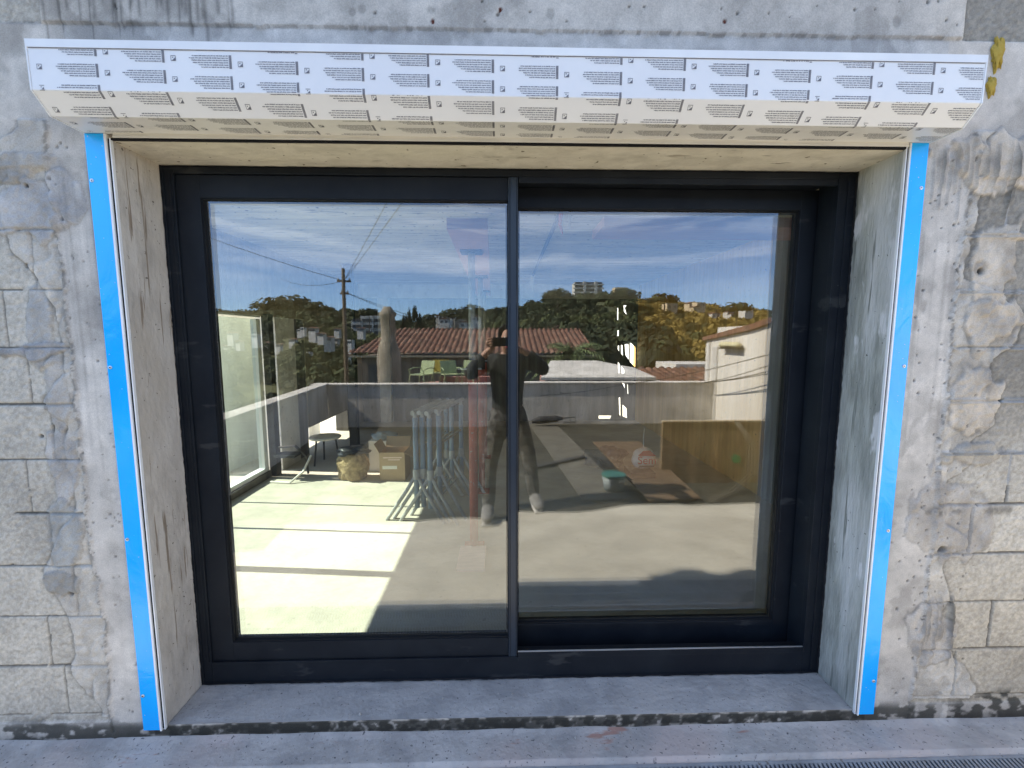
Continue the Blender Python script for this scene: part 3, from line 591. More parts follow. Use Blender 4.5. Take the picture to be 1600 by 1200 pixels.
for x, z in ((1.333, 1.40), (1.333, .88)): pass

# ================================================================== TERRACE in front
def structure(o): o['kind'] = 'structure'; return o
g = MB(); 
n = 260; a = np.linspace(-7, 7, n); b = np.linspace(0, 1, 26); A, B = np.meshgrid(a, b, indexing='ij')
Yl = .02-.150*B+np.where(B > .95, .002*(fbm(A*8, A*0, 3)-.5), 0); Zl = np.where(B < .97, .024+.010*(1-sst(0, .35, B+.18*(fbm(A*5, B*0, 9)-.5)))*sst(.35, .6, fbm(A*1.6, B*0, 5))+.005*(fbm(A*6, B*6*.15, 7)-.5), -.01)
structure(grid_mesh('kerb_ledge', n, 26, np.stack([A, Yl, Zl], -1).reshape(-1, 3), 'ledge_concrete'))
gr = thing('drain_grate', (0, -.265, 0), 'long metal drain grate with slanted slots let into the terrace below the window', 'drain grate')
g = MB(); g.box(-5, 5, -.142, -.131, -.03, .004); g.box(-5, 5, -.40, -.389, -.03, .004); g.box(-5, 5, -.272, -.262, -.02, .0035); g.build('border', 'grate', gr)
g = MB(); k_ = 0
x = -4.0
while x < 4.0:
    g.add([(x, -.142, .0025), (x+.0085, -.142, .0025), (x+.0085-.05, -.389, .0025), (x-.05, -.389, .0025), (x, -.142, -.008), (x+.0085, -.142, -.008), (x+.0085-.05, -.389, -.008), (x-.05, -.389, -.008)],
          [(0, 1, 2, 3), (0, 4, 5, 1), (1, 5, 6, 2), (2, 6, 7, 3), (3, 7, 4, 0)]); x += .0163
g.build('slats', 'grate', gr)
box('channel', 'grate_pit', gr, -5, 5, -.40, -.131, -.06, -.035)
rc = np.random.RandomState(77); g = MB()
for _ in range(420):
    on = rc.rand()
    if on < .45: cx_, cy_, cz_ = rc.uniform(OX0+.02, OX1-.02), rc.uniform(.02, .18), .0805
    else: cx_, cy_, cz_ = rc.uniform(-2.3, 2.3), -.005-.10*rc.rand()**1.5, .026
    s_ = .0012+.005*rc.rand()**5; vs = [(cx_+s_*rc.uniform(.5, 1.3)*a_, cy_+s_*rc.uniform(.5, 1.3)*b_, cz_+max(0, s_*rc.uniform(.4, 1.1)*c_)) for a_, b_, c_ in ((1, 0, 0), (0, 1, 0), (-1, 0, 0), (0, -1, 0), (.1, .1, 1.3))]
    g.add(vs, [(0, 1, 4), (1, 2, 4), (2, 3, 4), (3, 0, 4)])
tag(g.build('mortar_crumbs', 'crumb'), 'crumbs of dry mortar scattered on the sill and ledge', None, None, 'stuff')
# near slab with wavy far edge
def edge_y(x): return -1.60-.10*(fbm(np.asarray(x)*1.1+4, np.asarray(x)*0, 33, 3)-.5)*2-.10*sst(.6, 1.3, np.asarray(x))*(1-sst(2.6, 3.4, np.asarray(x))*.2)+.12*np.exp(-((np.asarray(x)-.4)/.45)**2)
n = 200; a = np.linspace(-7, 7, n); A, B = np.meshgrid(a, np.linspace(0, 1, 40), indexing='ij'); Y = -.40+(edge_y(A)+.40)*B
Z = .004*(fbm(A*1.5, Y*1.5, 20)-.5)+np.where(B > .99, -.03, 0)+.006*sst(.93, .975, B)
structure(grid_mesh('terrace_floor', n, 40, np.stack([A, Y, Z], -1).reshape(-1, 3), 'terrace'))
n = 90; A, B = np.meshgrid(np.linspace(-3.4, 4.1, n), np.linspace(-1.4, -5.75, n), indexing='ij')
structure(grid_mesh('roofing_membrane', n, n, np.stack([A, B, -.03+.006*(fbm(A*1.2, B*1.2, 22)-.5)], -1).reshape(-1, 3), 'membrane'))
g = MB(); g.add([(.52, -5.6, -.018), (1.02, -5.6, -.018), (1.30, -1.84, -.018), (.80, -1.84, -.018), (.52, -5.6, -.04), (1.02, -5.6, -.04), (1.30, -1.84, -.04), (.80, -1.84, -.04)], [(0, 1, 2, 3), (0, 4, 5, 1), (1, 5, 6, 2), (2, 6, 7, 3), (3, 7, 4, 0)])  # paler strip running across the darker terrace floor
structure(g.build('paler_strip', 'pale_strip'))
# parapets
def wallseg(name, m, p0, p1, th, z0, z1, label, cat='wall', coping=None):
    t = thing(name, ((p0[0]+p1[0])/2, (p0[1]+p1[1])/2, 0), label, cat)
    d = Vector((p1[0]-p0[0], p1[1]-p0[1], 0)); L_ = d.length; ang = math.atan2(d.y, d.x); c = Vector(((p0[0]+p1[0])/2, (p0[1]+p1[1])/2, 0))
    rot = Matrix.Rotation(ang, 3, 'Z')
    MB().rbox(c+Vector((0, 0, (z0+z1)/2)), (L_, th, z1-z0), rot).build('wall_face', m, t, bevel=.01)
    if coping: MB().rbox(c+Vector((0, 0, z1+.016)), (L_+.02, th+.05, .03), rot).build('coping', coping, t, bevel=.006)
    return t
wallseg('parapet_wall', 'parapet', (-3.4, -5.76), (4.1, -5.76), .18, -.2, .73, 'long low parapet across the far end of the terrace', coping='parapet')
wallseg('parapet_wall', 'parapet', (-3.20, -5.66), (-2.72, -1.0), .16, -.2, .74, 'low side parapet along the left of the terrace', coping='parapet')

# neighbour house on the right of the terrace (left face in sun)
nh = thing('white_house', (5.5, -5, 0), 'pale rendered house with tiled verge and scalloped awning closing the right side of the terrace', 'house')
MB().prism([(-6.08, -4), (-6.08, 1.56), (-4.5, 1.76), (-1.2, 2.35), (-1.2, -4)], 0, 4.02, 8).build('wall', 'house_white', nh)
MB().prism([(-6.12, 1.53), (-6.12, 1.60), (-4.5, 1.80), (-1.2, 2.40), (-1.2, 2.33), (-4.5, 1.71)], 0, 3.96, 4.5).build('verge', 'tile_roof', nh)
MB().prism([(-6.4, -4), (-6.4, 1.80), (-5.0, 1.80), (-5.0, -4)], 0, 4.40, 8).build('upper_wall', 'house_white', nh)
MB().box(4.0, 4.019, -5.98, -5.90, -1, 1.50).box(4.0, 4.019, -5.80, -5.60, -1, 1.42).build('corner_strip', 'far_white', nh)
g = MB()
for i in range(5):
    s_ = MB(); s_.lathe((3.93, -5.30+i*.12, 1.46), [(.02, -.05), (.062, -.02), (.068, .015), (.03, .055)], 10); g.add(s_.v, s_.f)
g.build('scalloped_awning', 'awning', nh, smooth=True); box('awning_rail', 'steel_dark', nh, 3.9, 4.019, -5.36, -4.74, 1.39, 1.41)
low = thing('low_house', (4.9, -9, 0), 'low cream building with a tiled lean-to roof beyond the parapet', 'house')
box('wall', 'house_white', low, 4.65, 7.5, -10.5, -9, -4, .90); tiles('lean_to_roof', 'tile_roof', 3.6, 7.0, (-6.6, .44), (-8.9, .74), .18, 10, low)
box('verge_kerb', 'far_white', low, 3.5, 3.62, -8.9, -6.5, .30, .62)

# house with the long tiled roof
rh = thing('tiled_house', (-2, -16, 0), 'long low brown house under a hipped terracotta tile roof beyond the parapet', 'house')
tiles('roof', 'tile_roof', -5.7, 3.6, (-13.8, .96), (-17.5, 1.95), .21, 16, rh, hip=1.0, amp=.075)
MB().prism([(-5.7, .95), (-4.7, 1.92), (-4.2, 1.92), (-4.2, .95)], 1, -17.6, -17.52).build('roof_back', 'tile_roof', rh)
box('ridge_cap', 'tile_roof', rh, -4.75, 3.6, -17.6, -17.42, 1.93, 2.03)
box('wall', 'house_brown', rh, -5.4, 3.3, -17.4, -14.1, -5, .93); box('fascia', 'far_cream', rh, -5.6, 3.6, -13.93, -13.83, .89, .965)
for i, x in enumerate((-5.0, -2.2, .6)):
    f = box('window', 'far_glass', rh, x, x+.7, -14.099, -14.05, -.3, .62); box('sill', 'far_white', f, x-.05, x+.75, -14.05, -13.98, -.36, -.31)
for x in (-4.95,):
    for z in (-.05, .08, .21, .34, .47): box('shutter_slat', 'far_white', rh, x+.75, x+1.05, -14.06, -14.03, z, z+.06)
# pink terrace slab with lime chairs
nt_ = thing('neighbour_terrace', (-1.8, -11, 0), 'pink edged terrace of the neighbouring house', 'terrace')
MB().add([(-4.0, -10.6, .16), (.2, -10.6, .16), (.2, -12.6, .18), (-1.6, -12.6, .18)], [(0, 1, 2, 3)]).add([(-4.0, -10.6, -4), (.2, -10.6, -4), (.2, -10.6, .16), (-4.0, -10.6, .16)], [(0, 1, 2, 3)]).build('slab', 'pink', nt_)
box('plinth', 'pink', nt_, -2.0, -.2, -11.9, -11.6, .18, .36)
def lounge(loc, rot, label, back='lime'):
    t = thing('garden_chair', loc, label, 'chair', 'lime garden chairs on the neighbouring terrace'); x, y, z = loc
    MB().box(x-.25, x+.25, y-.24, y+.24, z+.30, z+.33).build('seat', 'lime', t)
    MB().rbox((x, y-.30, z+.52), (.50, .03, .42), Matrix.Rotation(R(15), 3, 'X')).build('backrest', back, t)
    for sx in (-.25, .25):
        for sy in (-.22, .22): MB().tube([(x+sx, y+sy, z+.31), (x+sx*1.25, y+sy*1.15, z)], .018, 6).build('leg', 'lime', t)
        MB().tube([(x+sx, y-.3, z+.50), (x+sx*1.1, y, z+.52), (x+sx*1.15, y+.25, z+.46), (x+sx, y+.22, z+.31)], .016, 6).build('armrest', 'lime', t)
    t.rotation_euler = (0, 0, rot); return t
lounge((-2.45, -11.1, .17), .5, 'lime metal garden chair at the left end of its row'); lounge((-2.0, -11.6, .17), .1, 'lime garden chair with a yellow backrest', 'yellow')
lounge((-1.55, -11.1, .17), -.4, 'lime metal garden chair in the middle of its row'); lounge((-1.05, -11.2, .17), .3, 'lime metal garden chair at the right end of its row')
# neighbour flat roof
fr_ = thing('flat_roof_building', (2, -7.5, 0), 'flat roofed concrete building with a pale cornice just beyond the parapet', 'building')
MB().add([(.85, -6.9, .68), (3.35, -6.9, .68), (3.35, -6.9, .74), (.85, -6.9, .74), (1.3, -9.0, 1.0), (2.5, -9.0, 1.0), (3.3, -8.3, .86)], [(0, 1, 2, 3), (3, 2, 6, 5, 4)]).build('cornice', 'parapet', fr_)
box('wall', 'pink', fr_, 1.0, 3.2, -8.8, -7.0, -4, .675); box('cornice_shade', 'steel_dark', fr_, .95, 3.3, -6.998, -6.92, .60, .676)  # dark strip under the cornice stands in for its shade
# stone pillar
sp = thing('stone_pillar', (-2.25, -6.6, 0), 'weathered round stone pillar with a swollen base behind the parapet', 'pillar')
MB().lathe((-2.25, -6.6, -3), [(.23, 0), (.23, 3.7), (.235, 4.2), (.21, 4.35), (.155, 4.5), (.14, 4.6), (.14, 5.0), (.165, 5.03), (.165, 5.08), (.12, 5.12), (.07, 5.2)], 20).build('shaft', 'stone', sp, smooth=True)
# utility pole with wires
up = thing('utility_pole', (-6.5, -16, -4), 'tall wooden utility pole with wires fanning out from its top', 'utility pole')
MB().tube([(-6.55, -16, -5), (-6.47, -16, 4.45)], [.12, .065], 10).build('pole', 'pole_wood', up)
box('cross_arm', 'pole_wood', up, -6.75, -6.2, -16.12, -16.02, 3.9, 3.97); box('cross_arm', 'pole_wood', up, -6.65, -6.3, -16.12, -16.02, 3.4, 3.46)
for x, z in ((-6.72, 3.97), (-6.5, 3.97), (-6.25, 3.97), (-6.6, 3.46), (-6.35, 3.46)): MB().lathe((x, -16.07, z), [(.03, 0), (.04, .05), (.02, .1)], 8).build('insulator', 'far_white', up)
def sag(p, q, s_, n=14): p = Vector(p); q = Vector(q); return [p.lerp(q, i/n)-Vector((0, 0, s_*4*(i/n)*(1-i/n))) for i in range(n+1)]
for q, s_ in (((1.5, -2.2, 7.4), .1), ((2.2, -1.5, 6.6), .1), ((-20, -13, 9.5), .5), ((-14, -26, 5.4), .3), ((3, -40, 1.5), .6), ((6, -36, -.5), .6)):
    MB().tube(sag((-6.47, -16.05, 3.95 if s_ < .55 else 3.5), q, s_), .010, 5).build('wire', 'wire', up)
cw = thing('overhead_cable', (3.9, -5.6, .8), 'black cables fanning from the parapet corner up past the pale house', 'cable')
for q in ((3.8, -3.2, 1.36), (3.8, -3.0, 1.30), (3.8, -2.6, 1.34)): MB().tube(sag((3.75, -5.62, .75), q, .05), .007, 5).build('strand', 'wire', cw)
MB().tube(sag((.7, -5.4, .55), (2.2, -5.4, .74), .03)+sag((2.2, -5.4, .74), (3.85, -3.1, 1.5), .06), .006, 5).build('strand', 'wire', cw)

# ------------------------------------------------------------------ things lying on the terrace
def plate3(name, m, pts, th, parent=None):
    n_ = len(pts); g = MB(); g.add([Vector(p) for p in pts]+[Vector(p)-Vector((0, 0, th)) for p in pts], [tuple(range(n_)), tuple(range(n_, 2*n_))[::-1]]+[(i, (i+1) % n_, n_+(i+1) % n_, n_+i) for i in range(n_)]); return g.build(name, m, parent)
ply = plate3('plywood_sheet', 'plywood', [(1.16, -3.05, .27), (1.75, -3.05, .27), (1.95, -1.78, .012), (1.42, -1.72, .012)], .018)
tag(ply, 'sheet of brown plywood leaning over a bucket on the terrace', 'plywood sheet')
fp = thing('formwork_panel', (2.2, -2.32, 0), 'upright brown formwork panel streaked with drips on the right of the terrace', 'formwork panel')
MB().box(1.76, 3.2, -2.36, -2.33, -.03, .655).build('board', 'panel_ply', fp); MB().box(1.76, 3.2, -2.37, -2.32, .655, .672).build('top_rail', 'far_cream', fp)
MB().lathe((0, 0, 0), [(.055, 0), (.05, .003)], 14); g = MB(); g.lathe((0, 0, 0), [(.05, 0), (.045, .003)], 14); g.v = [(2.60+p[0], -2.329+p[2], .24+p[1]) for p in g.v]; g.build('paint_mark', 'green_paint', fp)
g = MB()
for k_ in range(3): g.tube([(2.55+.02*k_, -2.30, .66), (2.66+.03*k_, -2.22, .45), (2.62+.04*k_, -2.15, .12), (2.3+.05*k_, -1.95, .01), (2.0, -1.72+.03*k_, .012)], .0045, 6)
tag(g.build('garden_hose', 'hose', smooth=True), 'beige hoses hanging over the formwork panel and down to the floor', 'hose')
bk = thing('paint_bucket', (1.18, -2.12, 0), 'grey plastic bucket standing under the plywood sheet', 'bucket')
MB().lathe((1.18, -2.12, -.02), [(.10, 0), (.12, .15)], 20).build('pail', 'bucket', bk, smooth=True); MB().lathe((1.18, -2.12, .13), [(.125, 0), (.125, .018), (.11, .022)], 20).build('lid', 'bucket_lid', bk)
tag(plate3('wooden_plank', 'steel_dark', [(.36, -2.80, .01), (.37, -2.90, .01), (1.12, -3.38, .01), (1.10, -3.27, .01)], .03), 'dark plank lying across the terrace membrane', 'plank')
def lumpy(name, m, c, r_, seed, parent=None, sub=3, amp=.35, flat=0, pw=1.0):
    bm = bmesh.new(); bmesh.ops.create_icosphere(bm, subdivisions=sub, radius=1); rr = random.Random(seed); ph = [rr.uniform(0, 6) for _ in range(9)]
    for v in bm.verts:
        if pw != 1: v.co = Vector([math.copysign(abs(a_)**pw, a_) for a_ in v.co])
        k_ = 1+amp*(math.sin(v.co.x*3.1+ph[0])*math.sin(v.co.y*2.7+ph[1])+.6*math.sin(v.co.z*6+ph[2]+v.co.x*4)+.35*math.sin(v.co.y*11+ph[3]+v.co.z*7)*math.sin(v.co.x*9+ph[4]))
        z = v.co.z*r_[2]*k_; z = max(z, -r_[2]*.8)
        v.co = Vector((c[0]+v.co.x*r_[0]*k_, c[1]+v.co.y*r_[1]*k_, c[2]+z))
    me = bpy.data.meshes.new(name); bm.to_mesh(me); bm.free(); me.polygons.foreach_set('use_smooth', [True]*len(me.polygons)); me.materials.append(MAT[m]); o = bpy.data.objects.new(name, me); C.objects.link(o); setp(o, parent); return o
def text(body, size, loc, rot, m, name, parent, ext=.001, mirror=False):
    cu = bpy.data.curves.new(name, 'FONT'); cu.body = body; cu.size = size; cu.extrude = ext; cu.align_x = 'CENTER'; cu.align_y = 'CENTER'
    tmp = bpy.data.objects.new('tmp', cu); C.objects.link(tmp); dg = bpy.context.evaluated_depsgraph_get(); me = bpy.data.meshes.new_from_object(tmp.evaluated_get(dg)); bpy.data.objects.remove(tmp)
    me.transform(Matrix.Translation(loc) @ rot.to_4x4()); me.materials.append(MAT[m]); o = bpy.data.objects.new(name, me); C.objects.link(o); setp(o, parent); return o
pb = thing('plaster_bag', (1.54, 2.9, .1), 'round white bag with red print tied at the top with string', 'bag')
lumpy('sack', 'bag_white', (1.54, 2.95, .27), (.125, .10, .125), 8, pb, amp=.06)
MB().tube([(1.54, 2.95, .38), (1.53, 2.94, .50), (1.545, 2.96, .60)], .005, 5).build('string', 'label_white', pb)
g = MB(); g.prism([(1.445, .33), (1.50, .385), (1.57, .388), (1.635, .33)], 1, 2.835, 2.842).build('red_crest', 'bag_red', pb)
text('Sem', .12, (1.54, 2.830, .28), Matrix.Rotation(R(90), 3, 'X'), 'bag_red', 'bag_lettering', pb)
MB().box(1.46, 1.62, 2.837, 2.842, .208, .222).build('print_band', 'black_bag', pb)
tag(MB().box(1.36, 1.62, 2.78, 3.05, .101, .16).build('mortar_tray', 'black_bag'), 'flat black tray on the room floor under the white bag with red print', 'tray')
tag(lumpy('tool_bag', 'black_bag', (1.16, 3.05, .25), (.20, .13, .12), 3), 'black lumpy tool bag lying beside the white bag with red print', 'bag')
dr = thing('power_drill', (.85, -5.5, 0), 'dark rolled strap and tools lying at the foot of the far parapet', 'tool')
MB().tube([(.55, -5.45, .06), (.7, -5.45, .09), (1.0, -5.45, .11), (1.12, -5.45, .12)], [.03, .07, .06, .02], 10).build('roll', 'steel_dark', dr); MB().tube([(1.12, -5.45, .12), (1.35, -5.45, .14), (1.36, -5.45, .05), (1.15, -5.45, .04)], .01, 6).build('handle', 'wire', dr)

# ================================================================== INTERIOR seen through the glass
structure(grid_mesh('interior_floor', 60, 60, np.stack([*np.meshgrid(np.linspace(-2.6, 2.6, 60), np.linspace(.352, 6.2, 60), indexing='ij'), .1+.006*(fbm(*[q*2.5 for q in np.meshgrid(np.linspace(-2.6, 2.6, 60), np.linspace(.352, 6.2, 60), indexing='ij')], 50)-.5)], -1).reshape(-1, 3), 'int_floor'))
cl = box('ceiling', 'ceiling', None, -2.65, 2.65, .3, 6.2, 2.5, 2.7); structure(cl)
# side wall with three bays
lw = thing('side_wall', (-2.5, 3, .1), 'concrete side wall of the room with tall glazed openings letting in the sun', 'wall')
HZ = 1.80; g = MB()
g.box(-2.55, -2.45, .3, 6.2, HZ, 2.5)                  # lintel band
g.box(-2.65, -2.449, 3.86, 5.25, .44, HZ); g.box(-2.65, -2.45, .3, .42, .1, HZ); g.box(-2.65, -2.45, 5.75, 6.2, .1, HZ); g.build('lintel_band', 'lintel_wall', lw)
MB().box(-2.65, -2.445, 3.17, 3.60, .1, HZ-.002).build('pillar', 'pillar', lw); MB().box(-2.65, -2.46, 3.60, 3.86, .1, HZ-.002).box(-2.65, -2.46, 5.25, 5.75, .1, HZ-.002).build('infill', 'int_wall', lw)
MB().box(-2.60, -2.455, .42, 2.95, -.1, .17).build('upstand', 'int_wall', lw)
gd = thing('side_glazed_door', (-2.5, 1.6, .17), 'glazed sliding door in the sunny side wall of the room', 'door')
g = MB(); g.box(-2.545, -2.475, .42, 2.95, .17, .21); g.box(-2.535, -2.475, .42, 2.95, 1.782, 1.799); g.box(-2.54, -2.48, 2.88, 2.95, .21, 1.765); g.box(-2.54, -2.48, .42, .47, .21, 1.765)
g.box(-2.535, -2.485, 1.14, 1.205, .21, 1.782); g.build('frame', 'outer_wall', gd)
MB().box(-2.52, -2.505, 2.235, 2.255, .21, 1.765).box(-2.52, -2.505, 1.725, 1.75, .21, 1.765).build('glazing_bar', 'outer_wall', gd)
MB().add([(-2.51, .47, .21), (-2.51, 2.88, .21), (-2.51, 2.88, 1.765), (-2.51, .47, 1.765)], [(0, 1, 2, 3)]).build('glass_pane', 'glass_side', gd)
MB().box(-2.47, -2.40, 2.955, 3.05, .1, 1.82).build('x', 'steel_dark', lw).name = 'jamb'
nw = box('near_wall', 'int_wall', None, 2.40, 2.6, .3, 2.28, .09, 2.499); tag(nw, 'stretch of side wall just inside the right pane, coloured dark as shade', 'wall')  # near end of the same side wall, its shade put into a darker colour
rw = box('tan_wall', 'tan_wall', None, 2.41, 2.6, 2.282, 6.2, .09, 2.499); tag(rw, 'tan streaked side wall of the room behind the right pane', 'wall')
# far wall with slit openings
bw = thing('back_wall', (0, 6.1, .1), 'dark far wall of the room with a pale beam under the ceiling and slit openings', 'wall')
holes = [[(2.039, 2.108), (2.067, 2.108), (2.073, 1.897), (2.044, 1.897)], [(2.168, 2.153), (2.236, 2.153), (2.203, 2.108), (2.252, 1.975), (2.182, 2.042)], [(2.055, 1.717), (2.089, 1.717), (2.091, 1.616), (2.057, 1.616)], [(2.071, 1.447), (2.105, 1.447), (2.108, 1.334), (2.073, 1.379)], [(2.136, 1.458), (2.176, 1.458), (2.193, 1.254), (2.145, 1.311)], [(2.215, 1.47), (2.301, 1.475), (2.321, 1.186), (2.238, 1.277)], [(2.323, 1.492), (2.358, 1.492), (2.452, 1.413), (2.463, 1.048), (2.333, 1.163)], [(2.081, 1.163), (2.122, 1.129), (2.132, 0.957), (2.097, 0.958)], [(2.157, 1.095), (2.229, 1.003), (2.23, 0.952), (2.167, 0.952)], [(2.183, 0.785), (2.241, 0.762), (2.256, 0.658)], [(2.293, 0.762), (2.311, 0.75), (2.328, 0.576), (2.304, 0.588)], [(2.121, 0.519), (2.155, 0.519), (2.177, 0.169), (2.141, 0.204)], [(2.205, 0.391), (2.301, 0.309), (2.313, 0.14), (2.211, 0.175)], [(1.70, .19), (1.98, .19), (1.95, .13), (1.70, .13)]]  # openings outlined from bright spots; the last stands in for a sun spot
def plate_with_holes(outline, hs, y0, th, name, m, parent):
    cu = bpy.data.curves.new('t', 'CURVE'); cu.dimensions = '2D'; cu.fill_mode = 'BOTH'; cu.extrude = th/2
    for P in [outline]+hs:
        s_ = cu.splines.new('POLY'); s_.points.add(len(P)-1); s_.use_cyclic_u = True
        for i, (a_, b_) in enumerate(P): s_.points[i].co = (a_, b_, 0, 1)
    tmp = bpy.data.objects.new('t', cu); C.objects.link(tmp); dg = bpy.context.evaluated_depsgraph_get(); me = bpy.data.meshes.new_from_object(tmp.evaluated_get(dg)); bpy.data.objects.remove(tmp)
    me.transform(Matrix.Translation((0, y0+th/2, 0)) @ Matrix.Rotation(R(90), 4, 'X')); me.materials.clear(); me.materials.append(MAT[m]); o = bpy.data.objects.new(name, me); C.objects.link(o); setp(o, parent); return o
hs = [[(2.039+(x-2.039)*.85, z) for x, z in h_] for h_ in holes]
plate_with_holes([(1.60, .1), (2.409, .1), (2.409, 2.26), (1.60, 2.26)], hs, 6.0, .03, 'slit_screen', 'int_wall', bw)
MB().box(-2.45, 1.598, 6.0, 6.15, .1, 2.26).build('wall_face', 'int_wall', bw); MB().box(-2.449, 2.409, 5.96, 6.15, 2.262, 2.499).build('beam', 'pillar', bw)
MB().box(-2.12, -1.93, 5.90, 5.998, .1, 2.26).build('pilaster', 'pillar', bw)
# sunlit things outside the room
structure(box('side_yard', 'terrace', None, -12, -2.62, .32, 12, -.12, -.04)); structure(box('back_yard', 'terrace', None, -2.62, 12, 6.2, 14, -.12, -.04))
yw = box('garden_wall', 'outer_wall', None, -3.45, -3.3, 3.45, 4.75, -.04, 2.1); tag(yw, 'short pale concrete wall seen outside through the glazed side door', 'wall')
g = MB(); g.rbox((3.2, 8.0, 1.4), (4.5, .15, 3.2), Matrix.Rotation(R(-52), 3, 'Z')); tag(g.build('added_white_wall', 'white_render'), 'white wall added outside, turned to the sun to show bright behind the slit openings', 'wall')  # added wall, angled to catch the sun and show bright through the slits
MB().box(-3.6, -3.1, 5.3, 5.7, -.04, .22).build('concrete_block', 'pillar'); tag(bpy.data.objects['concrete_block'], 'pale block standing on the sunlit ground outside the far opening', 'block')
# steel column
tag(MB().box(-1.98, -1.88, 3.96, 4.06, .1, 2.5).build('steel_column', 'steel_dark'), 'dark square steel column standing in the room left of the cardboard box', 'column')
# props under the plank
def prop(y, x, label):
    t = thing('steel_prop', (x, y, .1), label, 'prop', 'red props carrying the ceiling plank')
    MB().tube([(x, y, .105), (x, y, 1.35)], .030, 14).build('outer_tube', 'prop_red', t, smooth=True); MB().tube([(x, y, 1.35), (x, y, 2.125)], .024, 14).build('inner_tube', 'trestle_grey', t, smooth=True)
    MB().tube([(x, y, 1.28), (x, y, 1.42)], .037, 14).build('collar', 'steel_dark', t); MB().tube([(x-.10, y, 1.36), (x+.06, y, 1.36)], .007, 6).build('pin', 'trestle_grey', t)
    MB().box(x-.07, x+.07, y-.07, y+.07, .1, .107).build('base_plate', 'prop_red', t); MB().box(x-.07, x+.07, y-.07, y+.07, 2.123, 2.132).build('head_plate', 'steel_dark', t)
prop(1.35, -.195, 'red adjustable steel prop, nearest of three under the ceiling plank'); prop(2.45, -.19, 'red adjustable steel prop, second of three under the ceiling plank'); prop(3.65, -.205, 'red adjustable steel prop, farthest of three under the ceiling plank')
g = MB(); g.add([(x, y, z) for z in (2.134, 2.19) for (x, y) in ((-.285, .78), (-.07, .78), (-.14, 4.2), (-.33, 4.2))], [(0, 1, 2, 3), (4, 7, 6, 5), (0, 4, 5, 1), (1, 5, 6, 2), (2, 6, 7, 3), (3, 7, 4, 0)])
tag(g.build('ceiling_plank', 'board_red'), 'long timber plank held up under the ceiling by red props', 'plank')
tag(MB().box(-.29, -.11, 1.02, 1.33, .101, .118).build('base_board', 'plank_wood'), 'square board lying on the floor in front of the nearest red prop', 'board')
tag(MB().box(.54, 2.40, .76, 1.06, 2.15, 2.20).build('ceiling_board', 'board_red'), 'wide pinkish board fixed level under the ceiling behind the right pane', 'board')
# hanging cable
hc = thing('hanging_cable', (.44, 2.5, 2.48), 'grey cable run along the ceiling with red and white tape ends', 'cable')
MB().tube([(.425, .9, 2.485), (.43, 1.8, 2.47), (.44, 3, 2.475), (.455, 4.7, 2.47)], .018, 6).build('conduit', 'steel_dark', hc)
MB().tube([(.43, 1.60, 2.49), (.425, 1.62, 2.38), (.44, 1.6, 2.31)], [.018, .014, .006], 6).build('tape_end', 'bright_tape', hc); MB().tube([(.49, 1.60, 2.49), (.495, 1.62, 2.40), (.49, 1.6, 2.35)], [.010, .012, .005], 6).build('tape_end', 'label_white', hc)
MB().tube([(.455, 4.7, 2.47), (.44, 4.7, 2.36), (.46, 4.68, 2.25)], [.03, .03, .01], 6).build('plug', 'label_white', hc)
# trestles
def trestle(x, y, rot, label):
    t = thing('steel_trestle', (x, y, .1), label, 'trestle', 'folded scaffold trestles standing together'); z = .1
    for dy in (-.30, .30):
        p = MB(); p.tube([(x, y+dy, z+.10), (x, y+dy, z+.84)], .021, 10); p.build('post', 'trestle_blue', t, smooth=True)
        MB().tube([(x, y+dy, z+.34), (x, y+dy, z+.42)], .028, 10).build('collar', 'trestle_grey', t)
        for s_ in (-1, 1): MB().tube([(x, y+dy, z+.38), (x+s_*.08, y+dy-.02, z+.24), (x+s_*.24, y+dy-.05, z+.0)], .014, 8).build('foot', 'trestle_grey', t, smooth=True)
        MB().tube([(x, y+dy, z+.84), (x, y+dy, z+.88)], .016, 8).build('spindle', 'trestle_grey', t)
    MB().tube([(x, y-.36, z+.885), (x, y+.36, z+.885)], .019, 8).build('top_bar', 'trestle_grey', t); MB().tube([(x, y-.3, z+.60), (x, y+.3, z+.60)], .010, 8).build('tie_bar', 'trestle_grey', t); MB().tube([(x, y-.3, z+.16), (x, y+.3, z+.16)], .010, 8).build('tie_bar', 'trestle_grey', t)
    t.rotation_euler = (0, 0, rot)
trestle(-.64, 2.12, R(-9), 'blue steel trestle at the left of the folded row'); trestle(-.58, 2.14, R(-11), 'blue steel trestle second from the left in the folded row'); trestle(-.52, 2.10, R(-10), 'blue steel trestle third from the left in the folded row'); trestle(-.45, 2.2, R(-12), 'blue steel trestle at the right of the folded row, by the props')
# cardboard box
cb = thing('cardboard_box', (-1.13, 2.9, .1), 'open brown cardboard box with raised flaps and a white label', 'box'); x0, x1, y0, y1 = -1.26, -1.0, 2.78, 3.04; z1 = .40
MB().box(x0, x1, y0, y0+.006, .102, z1).box(x0, x1, y1-.006, y1, .102, z1).box(x0, x0+.006, y0+.006, y1-.006, .102, z1).box(x1-.006, x1, y0+.006, y1-.006, .102, z1).box(x0+.006, x1-.006, y0+.006, y1-.006, .102, .108).build('carton', 'cardboard', cb)
plate3('flap', 'cardboard', [(x1, y0, z1), (x1, y1, z1), (x1+.13, y1, z1-.05), (x1+.13, y0, z1-.07)], .004, cb); plate3('flap', 'cardboard', [(x0, y0, z1), (x0-.05, y0, z1+.09), (x0-.05, y1, z1+.09), (x0, y1, z1)], .004, cb); plate3('flap', 'cardboard', [(x0, y1, z1), (x1, y1, z1), (x1, y1+.05, z1+.1), (x0, y1+.05, z1+.1)], .004, cb)
